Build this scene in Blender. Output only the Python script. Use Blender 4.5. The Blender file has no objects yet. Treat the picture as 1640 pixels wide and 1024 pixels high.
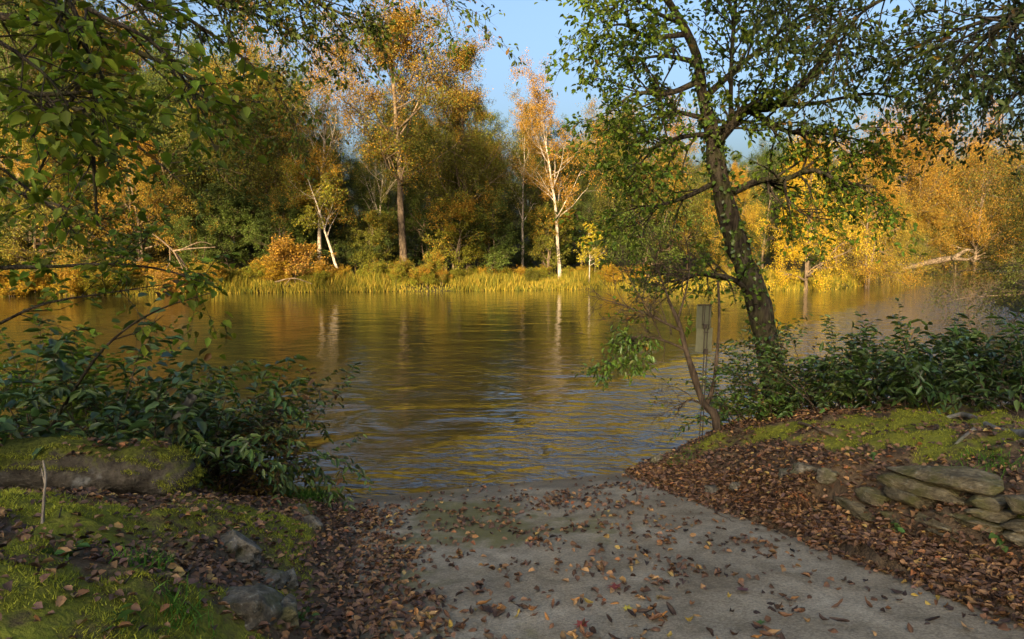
import bpy, math, random
import numpy as np
from mathutils import Vector, Matrix

# ------------------------------------------------------------------ camera, sky, sun
F, CX, CY = 1069.0, 820.0, 512.0            # focal length and centre in photo pixels
CAMZ = 2.6                                   # metres above the river
PITCH = math.atan(100 / F)
SUN_EL, SUN_AZ = math.radians(13.0), math.radians(196.0)   # azimuth clockwise from +Y

scene = bpy.context.scene
col = scene.collection
cam_d = bpy.data.cameras.new('camera')
cam_d.sensor_width = 36.0
cam_d.lens = 36.0 * F / 1640.0
cam_d.clip_end = 2000
cam = bpy.data.objects.new('camera', cam_d)
cam.location = (0, 0, CAMZ)
cam.rotation_euler = (math.pi / 2 - PITCH, 0, 0)
col.objects.link(cam)
scene.camera = cam

world = bpy.data.worlds.new('World')
scene.world = world
world.use_nodes = True
wn = world.node_tree.nodes
wl = world.node_tree.links
wn.clear()
sky = wn.new('ShaderNodeTexSky')
sky.sky_type = 'NISHITA'
sky.sun_disc = False
sky.sun_elevation = SUN_EL
sky.sun_rotation = SUN_AZ
sky.air_density = 1.0
sky.dust_density = 10.0      # hazy golden evening
sky.ozone_density = 2.5
bg = wn.new('ShaderNodeBackground')
bg.inputs['Strength'].default_value = 0.10
wo = wn.new('ShaderNodeOutputWorld')
wl.new(sky.outputs[0], bg.inputs['Color'])
wl.new(bg.outputs[0], wo.inputs['Surface'])

sun_d = bpy.data.lights.new('sun', 'SUN')
sun_d.energy = 3.7
sun_d.angle = math.radians(0.55)
sun_d.color = (1.0, 0.78, 0.46)
sun = bpy.data.objects.new('sun', sun_d)
sv = Vector((math.sin(SUN_AZ) * math.cos(SUN_EL), math.cos(SUN_AZ) * math.cos(SUN_EL), math.sin(SUN_EL)))
sun.rotation_euler = (-sv).to_track_quat('-Z', 'Y').to_euler()
sun.location = sv * 60
col.objects.link(sun)

scene.view_settings.view_transform = 'Standard'
scene.view_settings.look = 'None'
scene.view_settings.exposure = 2.3
scene.view_settings.gamma = 1.0
scene.view_settings.use_curve_mapping = False
cy = scene.cycles
cy.use_denoising = True
cy.max_bounces = 6
cy.diffuse_bounces = 3
cy.glossy_bounces = 3
cy.transmission_bounces = 4
cy.transparent_max_bounces = 4
cy.sample_clamp_indirect = 6.0
cy.caustics_reflective = False
cy.caustics_refractive = False

# ------------------------------------------------------------------ helpers: projection
_cp, _sp = math.cos(PITCH), math.sin(PITCH)


def ray(px, py):
    u, v = (px - CX) / F, (CY - py) / F
    return np.array([u, _cp + v * _sp, -_sp + v * _cp])


def at(px, py, Y):
    d = ray(px, py)
    return np.array([0, 0, CAMZ]) + d * (Y / d[1])


def onz(px, py, z):
    d = ray(px, py)
    return np.array([0, 0, CAMZ]) + d * ((z - CAMZ) / d[2])


def topix(p):
    p = np.asarray(p, float) - np.array([0, 0, CAMZ])
    fw = p[..., 1] * _cp - p[..., 2] * _sp
    up = p[..., 1] * _sp + p[..., 2] * _cp
    fw = np.maximum(fw, 1e-3)
    return CX + F * p[..., 0] / fw, CY - F * up / fw, fw


# ------------------------------------------------------------------ helpers: noise, meshes
def _hash(ix, iy, seed):
    h = (ix.astype(np.int64) * 374761393 + iy.astype(np.int64) * 668265263 + seed * 982451653) & 0x7fffffff
    h = ((h ^ (h >> 13)) * 1274126177) & 0x7fffffff
    return ((h ^ (h >> 16)) & 0xffff) / 65535.0


def vnoise(x, y, seed=0):
    x, y = np.asarray(x, float), np.asarray(y, float)
    ix, iy = np.floor(x), np.floor(y)
    fx, fy = x - ix, y - iy
    fx, fy = fx * fx * (3 - 2 * fx), fy * fy * (3 - 2 * fy)
    a, b = _hash(ix, iy, seed), _hash(ix + 1, iy, seed)
    c, d = _hash(ix, iy + 1, seed), _hash(ix + 1, iy + 1, seed)
    return (a + (b - a) * fx) * (1 - fy) + (c + (d - c) * fx) * fy


def fbm(x, y, seed=0, octv=3):
    s, a, t = 0, 1.0, 0
    for i in range(octv):
        s = s + a * vnoise(x * 2 ** i, y * 2 ** i, seed + i)
        t += a
        a *= 0.5
    return s / t


def sstep(a, b, x):
    t = np.clip((x - a) / (b - a), 0, 1)
    return t * t * (3 - 2 * t)


def unit(v):
    return v / np.maximum(np.linalg.norm(v, axis=-1, keepdims=True), 1e-9)


def build_mesh(name, V, Q=None, T=None, attrs=None, smooth=False, mat=None):
    me = bpy.data.meshes.new(name)
    V = np.asarray(V, np.float32).reshape(-1, 3)
    Q = np.zeros((0, 4), np.int32) if Q is None else np.asarray(Q, np.int32).reshape(-1, 4)
    T = np.zeros((0, 3), np.int32) if T is None else np.asarray(T, np.int32).reshape(-1, 3)
    me.vertices.add(len(V))
    me.vertices.foreach_set('co', V.ravel())
    me.loops.add(Q.size + T.size)
    me.loops.foreach_set('vertex_index', np.concatenate([Q.ravel(), T.ravel()]))
    me.polygons.add(len(Q) + len(T))
    ls = np.concatenate([np.arange(len(Q)) * 4, Q.size + np.arange(len(T)) * 3]).astype(np.int32)
    me.polygons.foreach_set('loop_start', ls)
    if smooth:
        me.polygons.foreach_set('use_smooth', np.ones(len(ls), bool))
    for k, a in (attrs or {}).items():
        at_ = me.attributes.new(k, 'FLOAT', 'POINT')
        at_.data.foreach_set('value', np.asarray(a, np.float32))
    me.update(calc_edges=True)
    if mat:
        me.materials.append(mat)
    return me


class Acc:
    """collects tubes and other quads into one mesh"""
    def __init__(s):
        s.V, s.Q, s.n = [], [], 0

    def add(s, V, Q):
        s.V.append(np.asarray(V, float).reshape(-1, 3))
        s.Q.append(np.asarray(Q, int).reshape(-1, 4) + s.n)
        s.n += len(s.V[-1])

    def tubes(s, P, R, sides):
        P, R = np.asarray(P, float), np.asarray(R, float)
        if P.ndim == 2:
            P, R = P[None], R[None]
        B, n, _ = P.shape
        if B == 0:
            return
        t = unit(np.gradient(P, axis=1))
        m = unit(P[:, -1] - P[:, 0])
        ref = np.where(np.abs(m[:, 2:3]) < 0.85, np.array([[0, 0, 1.0]]), np.array([[1.0, 0.3, 0]]))
        a = unit(np.cross(t, ref[:, None, :]))
        b = np.cross(t, a)
        th = np.arange(sides) * 2 * np.pi / sides
        ring = a[:, :, None, :] * np.cos(th)[None, None, :, None] + b[:, :, None, :] * np.sin(th)[None, None, :, None]
        V = P[:, :, None, :] + ring * R[:, :, None, None]
        idx = np.arange(B * n * sides).reshape(B, n, sides)
        i2 = np.roll(idx, -1, axis=2)
        Q = np.stack([idx[:, :-1], i2[:, :-1], i2[:, 1:], idx[:, 1:]], -1)
        s.add(V, Q)

    def mesh(s, name, mat, smooth=True, off=(0, 0, 0)):
        V = np.concatenate(s.V) - np.asarray(off)
        return build_mesh(name, V, np.concatenate(s.Q), smooth=smooth, mat=mat)


def spline(pts, n):
    """Catmull-Rom through hand-placed points"""
    p = np.asarray(pts, float)
    p = np.vstack([2 * p[0] - p[1], p, 2 * p[-1] - p[-2]])
    k = len(p) - 3
    out = []
    for u in np.linspace(0, k, n):
        i = min(int(u), k - 1)
        t = u - i
        a, b, c, d = p[i:i + 4]
        out.append(0.5 * (2 * b + (c - a) * t + (2 * a - 5 * b + 4 * c - d) * t * t + (3 * b - a - 3 * c + d) * t ** 3))
    return np.array(out)


def grow(rng, S, D, L, R, n, wob, trop, taper=0.75):
    S, D = np.asarray(S, float), unit(np.asarray(D, float))
    L = np.broadcast_to(np.asarray(L, float), (len(S),))
    R = np.broadcast_to(np.asarray(R, float), (len(S),))
    P = np.zeros((len(S), n, 3))
    P[:, 0] = S
    d = D
    for i in range(1, n):
        d = d + rng.normal(0, wob, d.shape)
        d[:, 2] += trop
        d = unit(d)
        P[:, i] = P[:, i - 1] + d * (L / (n - 1))[:, None]
    t = np.linspace(0, 1, n)
    return P, R[:, None] * (1 - taper * t)[None]


def spawn(rng, P, R, k, t0, t1, ang, angsd, ln, rr, shape=None):
    """k children on each polyline; returns starts, dirs, lengths, radii, parent index, t"""
    B, n, _ = P.shape
    par = np.repeat(np.arange(B), k)
    t = rng.uniform(t0, t1, len(par))
    f = t * (n - 1)
    i = np.minimum(f.astype(int), n - 2)
    w = (f - i)[:, None]
    S = P[par, i] * (1 - w) + P[par, i + 1] * w
    tan = unit(P[par, i + 1] - P[par, i])
    rad = R[par, i] * (1 - w[:, 0]) + R[par, i + 1] * w[:, 0]
    rnd = unit(rng.normal(0, 1, tan.shape))
    perp = unit(np.cross(tan, rnd))
    a = np.radians(rng.normal(ang, angsd, len(par)))[:, None]
    D = tan * np.cos(a) + perp * np.sin(a)
    plen = np.linalg.norm(np.diff(P, axis=1), axis=2).sum(1)[par]
    L = plen * ln * rng.uniform(0.65, 1.3, len(par))
    if shape is not None:
        L = L * shape(t)
    return S, D, L, np.maximum(rad * rr, 0.003), par, t


# leaves: dict of arrays pos, dir, nrm, size, aut
def leaves_on(rng, P, m, size, spread, flat=0.5, t0=0.1, ang=50, par=None, autp=None, distich=False, droop=0.0, petiole=0.0):
    B, n, _ = P.shape
    idx = np.repeat(np.arange(B), m)
    if distich:
        t = np.tile(np.linspace(t0, 1, m), B)
    else:
        t = rng.uniform(t0, 1, len(idx))
    f = t * (n - 1)
    i = np.minimum(f.astype(int), n - 2)
    w = (f - i)[:, None]
    pos = P[idx, i] * (1 - w) + P[idx, i + 1] * w
    tan = unit(P[idx, i + 1] - P[idx, i])
    if distich:
        side = unit(np.cross(tan, np.array([0, 0, 1.0])) + rng.normal(0, .15, tan.shape))
        sg = np.where(np.arange(len(idx)) % 2 == 0, 1.0, -1.0)[:, None]
        a = math.radians(ang)
        d = unit(tan * math.cos(a) + side * sg * math.sin(a) + rng.normal(0, .18, tan.shape))
    else:
        perp = unit(np.cross(tan, unit(rng.normal(0, 1, tan.shape))))
        a = np.radians(rng.normal(ang, 18, len(idx)))[:, None]
        d = unit(tan * np.cos(a) + perp * np.sin(a))
    d[:, 2] -= droop * rng.uniform(.5, 1.5, len(d))
    d = unit(d)
    up = np.array([0, 0, 1.0])
    nr = unit(up * flat + unit(rng.normal(0, 1, d.shape)) * (1 - flat))
    nr = unit(nr - d * (nr * d).sum(1)[:, None] + 1e-4)
    pos = pos + rng.normal(0, 1, pos.shape) * spread + d * petiole
    sz = size * rng.uniform(0.65, 1.3, len(idx))
    aut = rng.uniform(0, 1, len(idx)) * 0.35
    if autp is not None:
        aut = aut + autp[idx] * 0.65
    return dict(pos=pos, dir=d, nrm=nr, size=sz, aut=aut)


def cat(*ls):
    return {k: np.concatenate([l[k] for l in ls]) for k in ls[0]}


def sub(l, m):
    return {k: v[m] for k, v in l.items()}


def leaf_mesh(name, L, wid, mat, off=(0, 0, 0), near=False, fold=0.12):
    p, d, nn, s = L['pos'] - np.asarray(off), L['dir'], L['nrm'], L['size'][:, None]
    y = np.cross(nn, d)
    w = s * wid * 0.5
    if not near:
        V = np.stack([p, p + d * s * .45 + y * w + nn * s * fold, p + d * s - nn * s * .08, p + d * s * .45 - y * w + nn * s * fold], 1)
        Q = np.arange(len(p) * 4).reshape(-1, 4)
        rep = 4
    else:
        V = np.stack([p, p + d * s * .3 + y * w + nn * s * fold, p + d * s * .68 + y * w * .78 + nn * s * fold * .7,
                      p + d * s - nn * s * .12, p + d * s * .68 - y * w * .78 + nn * s * fold * .7, p + d * s * .3 - y * w + nn * s * fold], 1)
        b = np.arange(len(p))[:, None] * 6
        Q = np.concatenate([b + np.array([[0, 3, 2, 1]]), b + np.array([[0, 5, 4, 3]])])
        rep = 6
    return build_mesh(name, V.reshape(-1, 3), Q, attrs={'aut': np.repeat(L['aut'], rep)}, mat=mat)


# ------------------------------------------------------------------ helpers: scene objects
def new(name, data, parent=None, loc=(0, 0, 0)):
    o = bpy.data.objects.new(name, data)
    col.objects.link(o)
    o.location = loc
    if parent:
        o.parent = parent
    return o


def tag(o, label=None, cat_=None, group=None, kind=None):
    if label:
        o['label'] = label
    if cat_:
        o['category'] = cat_
    if group:
        o['group'] = group
    if kind:
        o['kind'] = kind
    return o


def thing(name, label, cat_, loc=(0, 0, 0), group=None):
    return tag(new(name, None, None, tuple(loc)), label, cat_, group)


def copy_tree(o, parent=None):
    c = o.copy()
    col.objects.link(c)
    c.parent = parent
    for ch in o.children:
        copy_tree(ch, c)
    return c


# ------------------------------------------------------------------ materials
class NT:
    def __init__(s, name):
        s.m = bpy.data.materials.new(name)
        s.m.use_nodes = True
        s.t = s.m.node_tree
        s.t.nodes.clear()
        s.out = s.t.nodes.new('ShaderNodeOutputMaterial')

    def n(s, typ, props=None, **inp):
        nd = s.t.nodes.new(typ)
        for k, v in (props or {}).items():
            setattr(nd, k, v)
        for k, v in inp.items():
            s.set(nd, k.replace('_', ' '), v)
        return nd

    def set(s, nd, key, v):
        sock = nd.inputs[int(key)] if key.lstrip().isdigit() else nd.inputs[key]
        if isinstance(v, bpy.types.NodeSocket):
            s.t.links.new(v, sock)
        else:
            if isinstance(v, tuple) and len(v) == 3 and sock.type == 'RGBA':
                v = (*v, 1)
            sock.default_value = v

    def math(s, op, a, b=0.0, c=None, clamp=False):
        nd = s.t.nodes.new('ShaderNodeMath')
        nd.operation = op
        nd.use_clamp = clamp
        s.set(nd, '0', a)
        s.set(nd, '1', b)
        if c is not None:
            s.set(nd, '2', c)
        return nd.outputs[0]

    def mix(s, f, a, b, blend='MIX'):
        nd = s.t.nodes.new('ShaderNodeMix')
        nd.data_type = 'RGBA'
        nd.blend_type = blend
        s.set(nd, '0', f)
        s.set(nd, '6', a)
        s.set(nd, '7', b)
        return nd.outputs[2]

    def ramp(s, f, stops, interp='LINEAR'):
        nd = s.t.nodes.new('ShaderNodeValToRGB')
        cr = nd.color_ramp
        cr.interpolation = interp
        while len(cr.elements) < len(stops):
            cr.elements.new(0.5)
        for e, (p, c) in zip(cr.elements, stops):
            e.position = p
            e.color = (*c, 1) if len(c) == 3 else c
        s.set(nd, 'Fac', f)
        return nd.outputs[0]

    def step(s, f, a, b):
        nd = s.t.nodes.new('ShaderNodeMapRange')
        nd.interpolation_type = 'SMOOTHSTEP'
        s.set(nd, 'Value', f)
        s.set(nd, 'From Min', a)
        s.set(nd, 'From Max', b)
        return nd.outputs[0]

    def noise(s, scale, detail=4, vec=None, rough=0.55, dist=0.0):
        nd = s.n('ShaderNodeTexNoise', Scale=scale, Detail=detail, Roughness=rough, Distortion=dist)
        if vec is not None:
            s.set(nd, 'Vector', vec)
        return nd.outputs['Fac']

    def pos(s):
        return s.n('ShaderNodeNewGeometry').outputs['Position']

    def objco(s):
        return s.n('ShaderNodeTexCoord').outputs['Object']

    def attr(s, name):
        return s.n('ShaderNodeAttribute', {'attribute_name': name}).outputs['Fac']

    def bump(s, h, dist, strength=1.0):
        return s.n('ShaderNodeBump', Height=h, Distance=dist, Strength=strength).outputs[0]

    def finish(s, shader):
        s.t.links.new(shader, s.out.inputs['Surface'])
        return s.m

    def pbsdf(s, color, rough=0.8, normal=None, spec=0.3, **kw):
        nd = s.n('ShaderNodeBsdfPrincipled', **{'Base_Color': color, 'Roughness': rough, 'Specular_IOR_Level': spec})
        for k, v in kw.items():
            s.set(nd, k.replace('_', ' '), v)
        if normal is not None:
            s.set(nd, 'Normal', normal)
        return nd.outputs[0]


def mat_leaf(name, transl=0.35, spec=0.15, rough=0.55, autumn=((0.27, 0.20, 0.02), (0.30, 0.15, 0.016), (0.22, 0.09, 0.02)), var=0.5):
    """colour from the object, per-leaf variation, part of the leaves turned"""
    k = NT(name)
    oi = k.n('ShaderNodeObjectInfo')
    isl = k.n('ShaderNodeNewGeometry').outputs['Random Per Island']
    r = k.math('FRACT', k.math('ADD', isl, oi.outputs['Random']))
    r2 = k.math('FRACT', k.math('MULTIPLY', r, 17.31))
    aut = k.attr('aut')
    th = k.math('SUBTRACT', 1.0, oi.outputs['Alpha'])
    f = k.step(aut, k.math('SUBTRACT', th, 0.08), k.math('ADD', th, 0.08))
    acol = k.ramp(r2, [(0, autumn[0]), (0.55, autumn[1]), (1, autumn[2])])
    c = k.mix(f, oi.outputs['Color'], acol)
    hs = k.n('ShaderNodeHueSaturation', Color=c, Hue=k.math('MULTIPLY_ADD', r2, 0.05, 0.475), Saturation=1.0,
             Value=k.math('MULTIPLY_ADD', r, 2 * var, 1 - var))
    c = hs.outputs[0]
    p = k.pbsdf(c, rough, spec=spec)
    tr = k.n('ShaderNodeBsdfTranslucent', Color=k.mix(1.0, c, (1.0, 0.95, 0.6), 'MULTIPLY'))
    mx = k.n('ShaderNodeMixShader', Fac=transl)
    k.t.links.new(p, mx.inputs[1])
    k.t.links.new(tr.outputs[0], mx.inputs[2])
    return k.finish(mx.outputs[0])


def mat_bark(name, c0, c1, scale=6.0, moss=0.0, bumpd=0.02):
    k = NT(name)
    co = k.objco()
    mp = k.n('ShaderNodeMapping', Vector=co, Scale=(1, 1, 0.22))
    n1 = k.noise(scale * 2.2, 6, mp.outputs[0], 0.65)
    n2 = k.noise(scale * 0.35, 3, co)
    c = k.mix(k.step(n1, .35, .68), c0, c1)
    c = k.mix(k.math('MULTIPLY', k.step(n2, .5, .72), 0.5), c, tuple(min(1, x * 1.9) for x in c1))
    if moss:
        n3 = k.noise(scale * .6, 4, co)
        c = k.mix(k.math('MULTIPLY', k.step(n3, .45, .62), moss), c, (0.06, 0.075, 0.012))
    return k.finish(k.pbsdf(c, .9, k.bump(n1, bumpd), spec=.1))


M = {}
M['leaf_far'] = mat_leaf('leaf_far')
M['leaf_soft'] = mat_leaf('leaf_soft', transl=0.45, spec=0.2, rough=0.5, autumn=((0.22, 0.17, 0.02), (0.16, 0.07, 0.02), (0.06, 0.03, 0.015)))
M['leaf_gloss'] = mat_leaf('leaf_gloss', transl=0.25, spec=0.42, rough=0.36, autumn=((0.20, 0.13, 0.02), (0.12, 0.05, 0.02), (0.05, 0.025, 0.012)))
M['bark_dark'] = mat_bark('bark_dark', (0.014, 0.011, 0.008), (0.065, 0.052, 0.038), 9, moss=.3, bumpd=.06)
M['bark_brown'] = mat_bark('bark_brown', (0.05, 0.036, 0.024), (0.16, 0.115, 0.075))
M['bark_pale'] = mat_bark('bark_pale', (0.14, 0.11, 0.08), (0.42, 0.35, 0.27))
M['bark_twig'] = mat_bark('bark_twig', (0.03, 0.022, 0.016), (0.09, 0.065, 0.045), 12, bumpd=.004)
M['bark_grey'] = mat_bark('bark_grey', (0.10, 0.09, 0.075), (0.24, 0.22, 0.185), 3, moss=.5, bumpd=.01)


def mat_fallen(name, perobj):
    k = NT(name)
    if perobj:
        oi = k.n('ShaderNodeObjectInfo')
        c = oi.outputs['Color']
        r = oi.outputs['Random']
    else:
        r = k.n('ShaderNodeNewGeometry').outputs['Random Per Island']
        c = k.ramp(r, [(0, (0.045, 0.027, 0.018)), (.25, (0.12, 0.065, 0.036)), (.45, (0.20, 0.11, 0.058)), (.58, (0.14, 0.08, 0.062)),
                       (.74, (0.28, 0.155, 0.07)), (.86, (0.36, 0.21, 0.085)), (.92, (0.28, 0.10, 0.04)), (1, (0.42, 0.30, 0.09))])
    n1 = k.noise(38, 3, k.objco())
    c = k.mix(k.math('MULTIPLY', k.step(n1, .45, .7), .6), c, k.mix(1.0, c, (.45, .38, .33), 'MULTIPLY'))
    c = k.n('ShaderNodeHueSaturation', Color=c, Value=k.math('MULTIPLY_ADD', k.math('FRACT', k.math('MULTIPLY', r, 13.7)), .7, .6)).outputs[0]
    p = k.pbsdf(c, .55, spec=.3)
    tr = k.n('ShaderNodeBsdfTranslucent', Color=c)
    mx = k.n('ShaderNodeMixShader', Fac=.15)
    k.t.links.new(p, mx.inputs[1])
    k.t.links.new(tr.outputs[0], mx.inputs[2])
    return k.finish(mx.outputs[0])


M['fallen_one'] = mat_fallen('fallen_leaf_skin', True)
M['fallen_many'] = mat_fallen('leaf_litter_skin', False)


def mat_blades(name, ramp):
    k = NT(name)
    r = k.n('ShaderNodeNewGeometry').outputs['Random Per Island']
    n = k.noise(1.1, 3, k.pos())
    c = k.ramp(k.math('MULTIPLY_ADD', k.math('SUBTRACT', n, .5), 1.3, r), ramp)
    p = k.pbsdf(c, .7, spec=.15)
    tr = k.n('ShaderNodeBsdfTranslucent', Color=c)
    mx = k.n('ShaderNodeMixShader', Fac=.35)
    k.t.links.new(p, mx.inputs[1])
    k.t.links.new(tr.outputs[0], mx.inputs[2])
    return k.finish(mx.outputs[0])


M['moss'] = mat_blades('moss_fronds', [(0, (0.11, 0.10, 0.02)), (.35, (0.24, 0.25, 0.025)), (.7, (0.36, 0.37, 0.035)), (1, (0.46, 0.46, 0.06))])
M['grass_far'] = mat_blades('bank_grass', [(0, (0.08, 0.09, 0.012)), (.4, (0.17, 0.155, 0.018)), (.75, (0.30, 0.225, 0.022)), (1, (0.36, 0.24, 0.04))])
M['grass'] = mat_blades('fresh_grass', [(0, (0.04, 0.10, 0.012)), (.5, (0.08, 0.18, 0.02)), (1, (0.15, 0.26, 0.04))])


def mat_ground():
    k = NT('bank_soil')
    P = k.pos()
    mo = k.attr('moss')
    fa = k.attr('far')
    n1 = k.noise(9, 6, P, .65)
    n2 = k.noise(45, 4, P, .6)
    n3 = k.noise(1.7, 4, P)
    soil = k.ramp(n1, [(.25, (0.04, 0.028, 0.018)), (.5, (0.10, 0.068, 0.04)), (.75, (0.17, 0.12, 0.07))])
    moss = k.ramp(k.math('MULTIPLY_ADD', n2, .5, k.math('MULTIPLY', n3, .5)), [(.3, (0.07, 0.065, 0.014)), (.5, (0.15, 0.155, 0.02)), (.7, (0.24, 0.245, 0.03))])
    f = k.step(k.math('ADD', mo, k.math('MULTIPLY', k.math('SUBTRACT', n1, .5), 2.2)), .35, .95)
    c = k.mix(f, soil, moss)
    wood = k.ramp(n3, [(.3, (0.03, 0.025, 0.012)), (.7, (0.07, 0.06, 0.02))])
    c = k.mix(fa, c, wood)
    h = k.math('ADD', n1, k.math('MULTIPLY', n2, .5))
    return k.finish(k.pbsdf(c, .95, k.bump(h, .035), spec=.1))


M['ground'] = mat_ground()


def mat_concrete():
    k = NT('ramp_concrete')
    P = k.pos()
    n1 = k.noise(1.3, 5, P, .6)
    n2 = k.noise(60, 4, P, .7)
    n3 = k.noise(220, 2, P, .5)
    c = k.ramp(n1, [(.3, (0.25, 0.205, 0.14)), (.5, (0.32, 0.27, 0.19)), (.72, (0.41, 0.355, 0.265))])
    c = k.mix(.75, c, k.ramp(n2, [(.3, (.35, .34, .32)), (.7, (1.4, 1.38, 1.32))]), 'MULTIPLY')
    c = k.mix(.8, c, k.ramp(k.noise(3.4, 6, P, .7, .5), [(.33, (.50, .47, .42)), (.6, (1.1, 1.1, 1.1))]), 'MULTIPLY')
    sp = k.step(n3, .66, .74)
    c = k.mix(k.math('MULTIPLY', sp, .55), c, (0.42, 0.40, 0.36))
    # moss film
    n4 = k.noise(1.9, 5, P, .62)
    am = k.attr('moss')
    f = k.step(k.math('ADD', k.math('MULTIPLY_ADD', k.math('SUBTRACT', k.noise(7, 5, P, .7), .5), .7, n4), k.math('MULTIPLY', am, .46)), .62, .92)
    c = k.mix(k.math('MULTIPLY', f, k.math('MULTIPLY_ADD', k.step(n2, .35, .6), .5, .35)), c, (0.12, 0.115, 0.018))
    # hairline crack
    v = k.n('ShaderNodeTexVoronoi', {'feature': 'DISTANCE_TO_EDGE'}, Scale=.42)
    wv = k.n('ShaderNodeVectorMath', {'operation': 'ADD'})
    nz = k.n('ShaderNodeTexNoise', Scale=3.0, Detail=4.0)
    k.t.links.new(P, nz.inputs['Vector'])
    sc = k.n('ShaderNodeVectorMath', {'operation': 'SCALE'})
    k.t.links.new(nz.outputs['Color'], sc.inputs[0])
    sc.inputs['Scale'].default_value = .35
    k.t.links.new(P, wv.inputs[0])
    k.t.links.new(sc.outputs[0], wv.inputs[1])
    k.t.links.new(wv.outputs[0], v.inputs['Vector'])
    cr = k.math('SUBTRACT', 1.0, k.step(v.outputs['Distance'], .0015, .006))
    c = k.mix(k.math('MULTIPLY', cr, .10), c, (0.03, 0.027, 0.022))
    # wet margin at the water
    z = k.n('ShaderNodeSeparateXYZ', Vector=P).outputs[2]
    wet = k.math('SUBTRACT', 1.0, k.step(k.math('ADD', z, k.math('MULTIPLY', k.math('SUBTRACT', n1, .5), .05)), .02, .10))
    c = k.mix(k.math('MULTIPLY', wet, .75), c, k.mix(1.0, c, (.33, .29, .22), 'MULTIPLY'))
    ro = k.math('MULTIPLY_ADD', wet, -.5, .88)
    h = k.math('SUBTRACT', k.math('ADD', n2, k.math('MULTIPLY', n3, .4)), k.math('MULTIPLY', cr, .15))
    return k.finish(k.pbsdf(c, ro, k.bump(h, .012), spec=.25))


M['concrete'] = mat_concrete()


def mat_water():
    k = NT('river_water')
    P = k.pos()
    sx = k.n('ShaderNodeSeparateXYZ', Vector=P)
    x, y = sx.outputs[0], sx.outputs[1]

    def nz(scale, vecscale, rot, detail, dist=0.0):
        mp = k.n('ShaderNodeMapping', Vector=P, Scale=vecscale, Rotation=(0, 0, rot))
        return k.noise(scale, detail, mp.outputs[0], .5, dist)
    # eddy line from the foot of the ramp out into the river: rougher between it and the shore
    sd = k.math('SUBTRACT', k.math('MULTIPLY', k.math('ADD', x, 1.4), .80), k.math('MULTIPLY', k.math('SUBTRACT', y, 8.3), .59))
    rough_zone = k.step(k.math('ADD', sd, k.math('MULTIPLY', k.math('SUBTRACT', nz(.8, (1, 1, 1), 0, 2), .5), 2.2)), -.7, .6)
    near = k.math('SUBTRACT', 1.0, k.step(y, 10, 26))
    big = nz(.62, (.8, 1.0, 1), .35, 2, .9)
    mid = nz(1.7, (.8, 1.5, 1), .75, 2, 1.2)
    fine = nz(9, (.7, 1.5, 1), .3, 3, .4)
    amp_f = k.math('MULTIPLY_ADD', rough_zone, .012, k.math('MULTIPLY_ADD', near, .004, .0025))
    amp_m = k.math('MULTIPLY_ADD', rough_zone, .10, k.math('MULTIPLY_ADD', near, .016, .006))
    h = k.math('ADD', k.math('MULTIPLY', big, k.math('MULTIPLY_ADD', k.math('SUBTRACT', 1.0, k.step(y, 8.5, 17)), .11, .035)), k.math('ADD', k.math('MULTIPLY', mid, amp_m), k.math('MULTIPLY', fine, amp_f)))
    nrm = k.bump(h, 1.0, 1.0)
    silt = k.ramp(nz(.5, (.5, 1.3, 1), .2, 4), [(.3, (0.045, 0.032, 0.009)), (.7, (0.07, 0.05, 0.015))])
    return k.finish(k.pbsdf(silt, .05, nrm, spec=.5, IOR=1.55))


M['water'] = mat_water()


def mat_stone(name, c0, c1, moss=.3, lich=.3, lay=1.0):
    k = NT(name)
    co = k.objco()
    oi = k.n('ShaderNodeObjectInfo').outputs['Random']
    va = k.n('ShaderNodeVectorMath', {'operation': 'ADD'})
    k.t.links.new(co, va.inputs[0])
    cb = k.n('ShaderNodeCombineXYZ', X=k.math('MULTIPLY', oi, 31.0), Y=k.math('MULTIPLY', oi, 17.0), Z=oi)
    k.t.links.new(cb.outputs[0], va.inputs[1])
    mp = k.n('ShaderNodeMapping', Vector=va.outputs[0], Scale=(1, 1, lay))
    n1 = k.noise(7, 6, mp.outputs[0], .65)
    n2 = k.noise(26, 5, mp.outputs[0], .65)
    n3 = k.noise(5, 4, va.outputs[0])
    c = k.mix(k.step(n1, .3, .7), c0, c1)
    c = k.mix(.9, c, k.ramp(n2, [(.3, (.4, .39, .37)), (.7, (1.3, 1.3, 1.28))]), 'MULTIPLY')
    c = k.mix(.7, c, k.ramp(k.noise(2.2, 5, va.outputs[0], .7, .6), [(.38, (.42, .40, .36)), (.62, (1.15, 1.15, 1.15))]), 'MULTIPLY')
    nz = k.n('ShaderNodeSeparateXYZ', Vector=k.n('ShaderNodeNewGeometry').outputs['Normal']).outputs[2]
    c = k.mix(k.math('MULTIPLY', k.step(n2, .58, .68), lich), c, (0.34, 0.35, 0.28))
    fm = k.math('MULTIPLY', k.step(n3, .47, .63), moss)
    c = k.mix(fm, c, (0.085, 0.085, 0.014))
    return k.finish(k.pbsdf(c, .88, k.bump(k.math('ADD', n1, k.math('MULTIPLY', n2, .7)), .05), spec=.2))


M['slab'] = mat_stone('wall_stone', (0.10, 0.08, 0.045), (0.27, 0.22, 0.13), .55, .4, 3.0)
M['rock'] = mat_stone('grey_rock', (0.10, 0.085, 0.06), (0.24, 0.21, 0.16), .45, .4)

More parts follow.
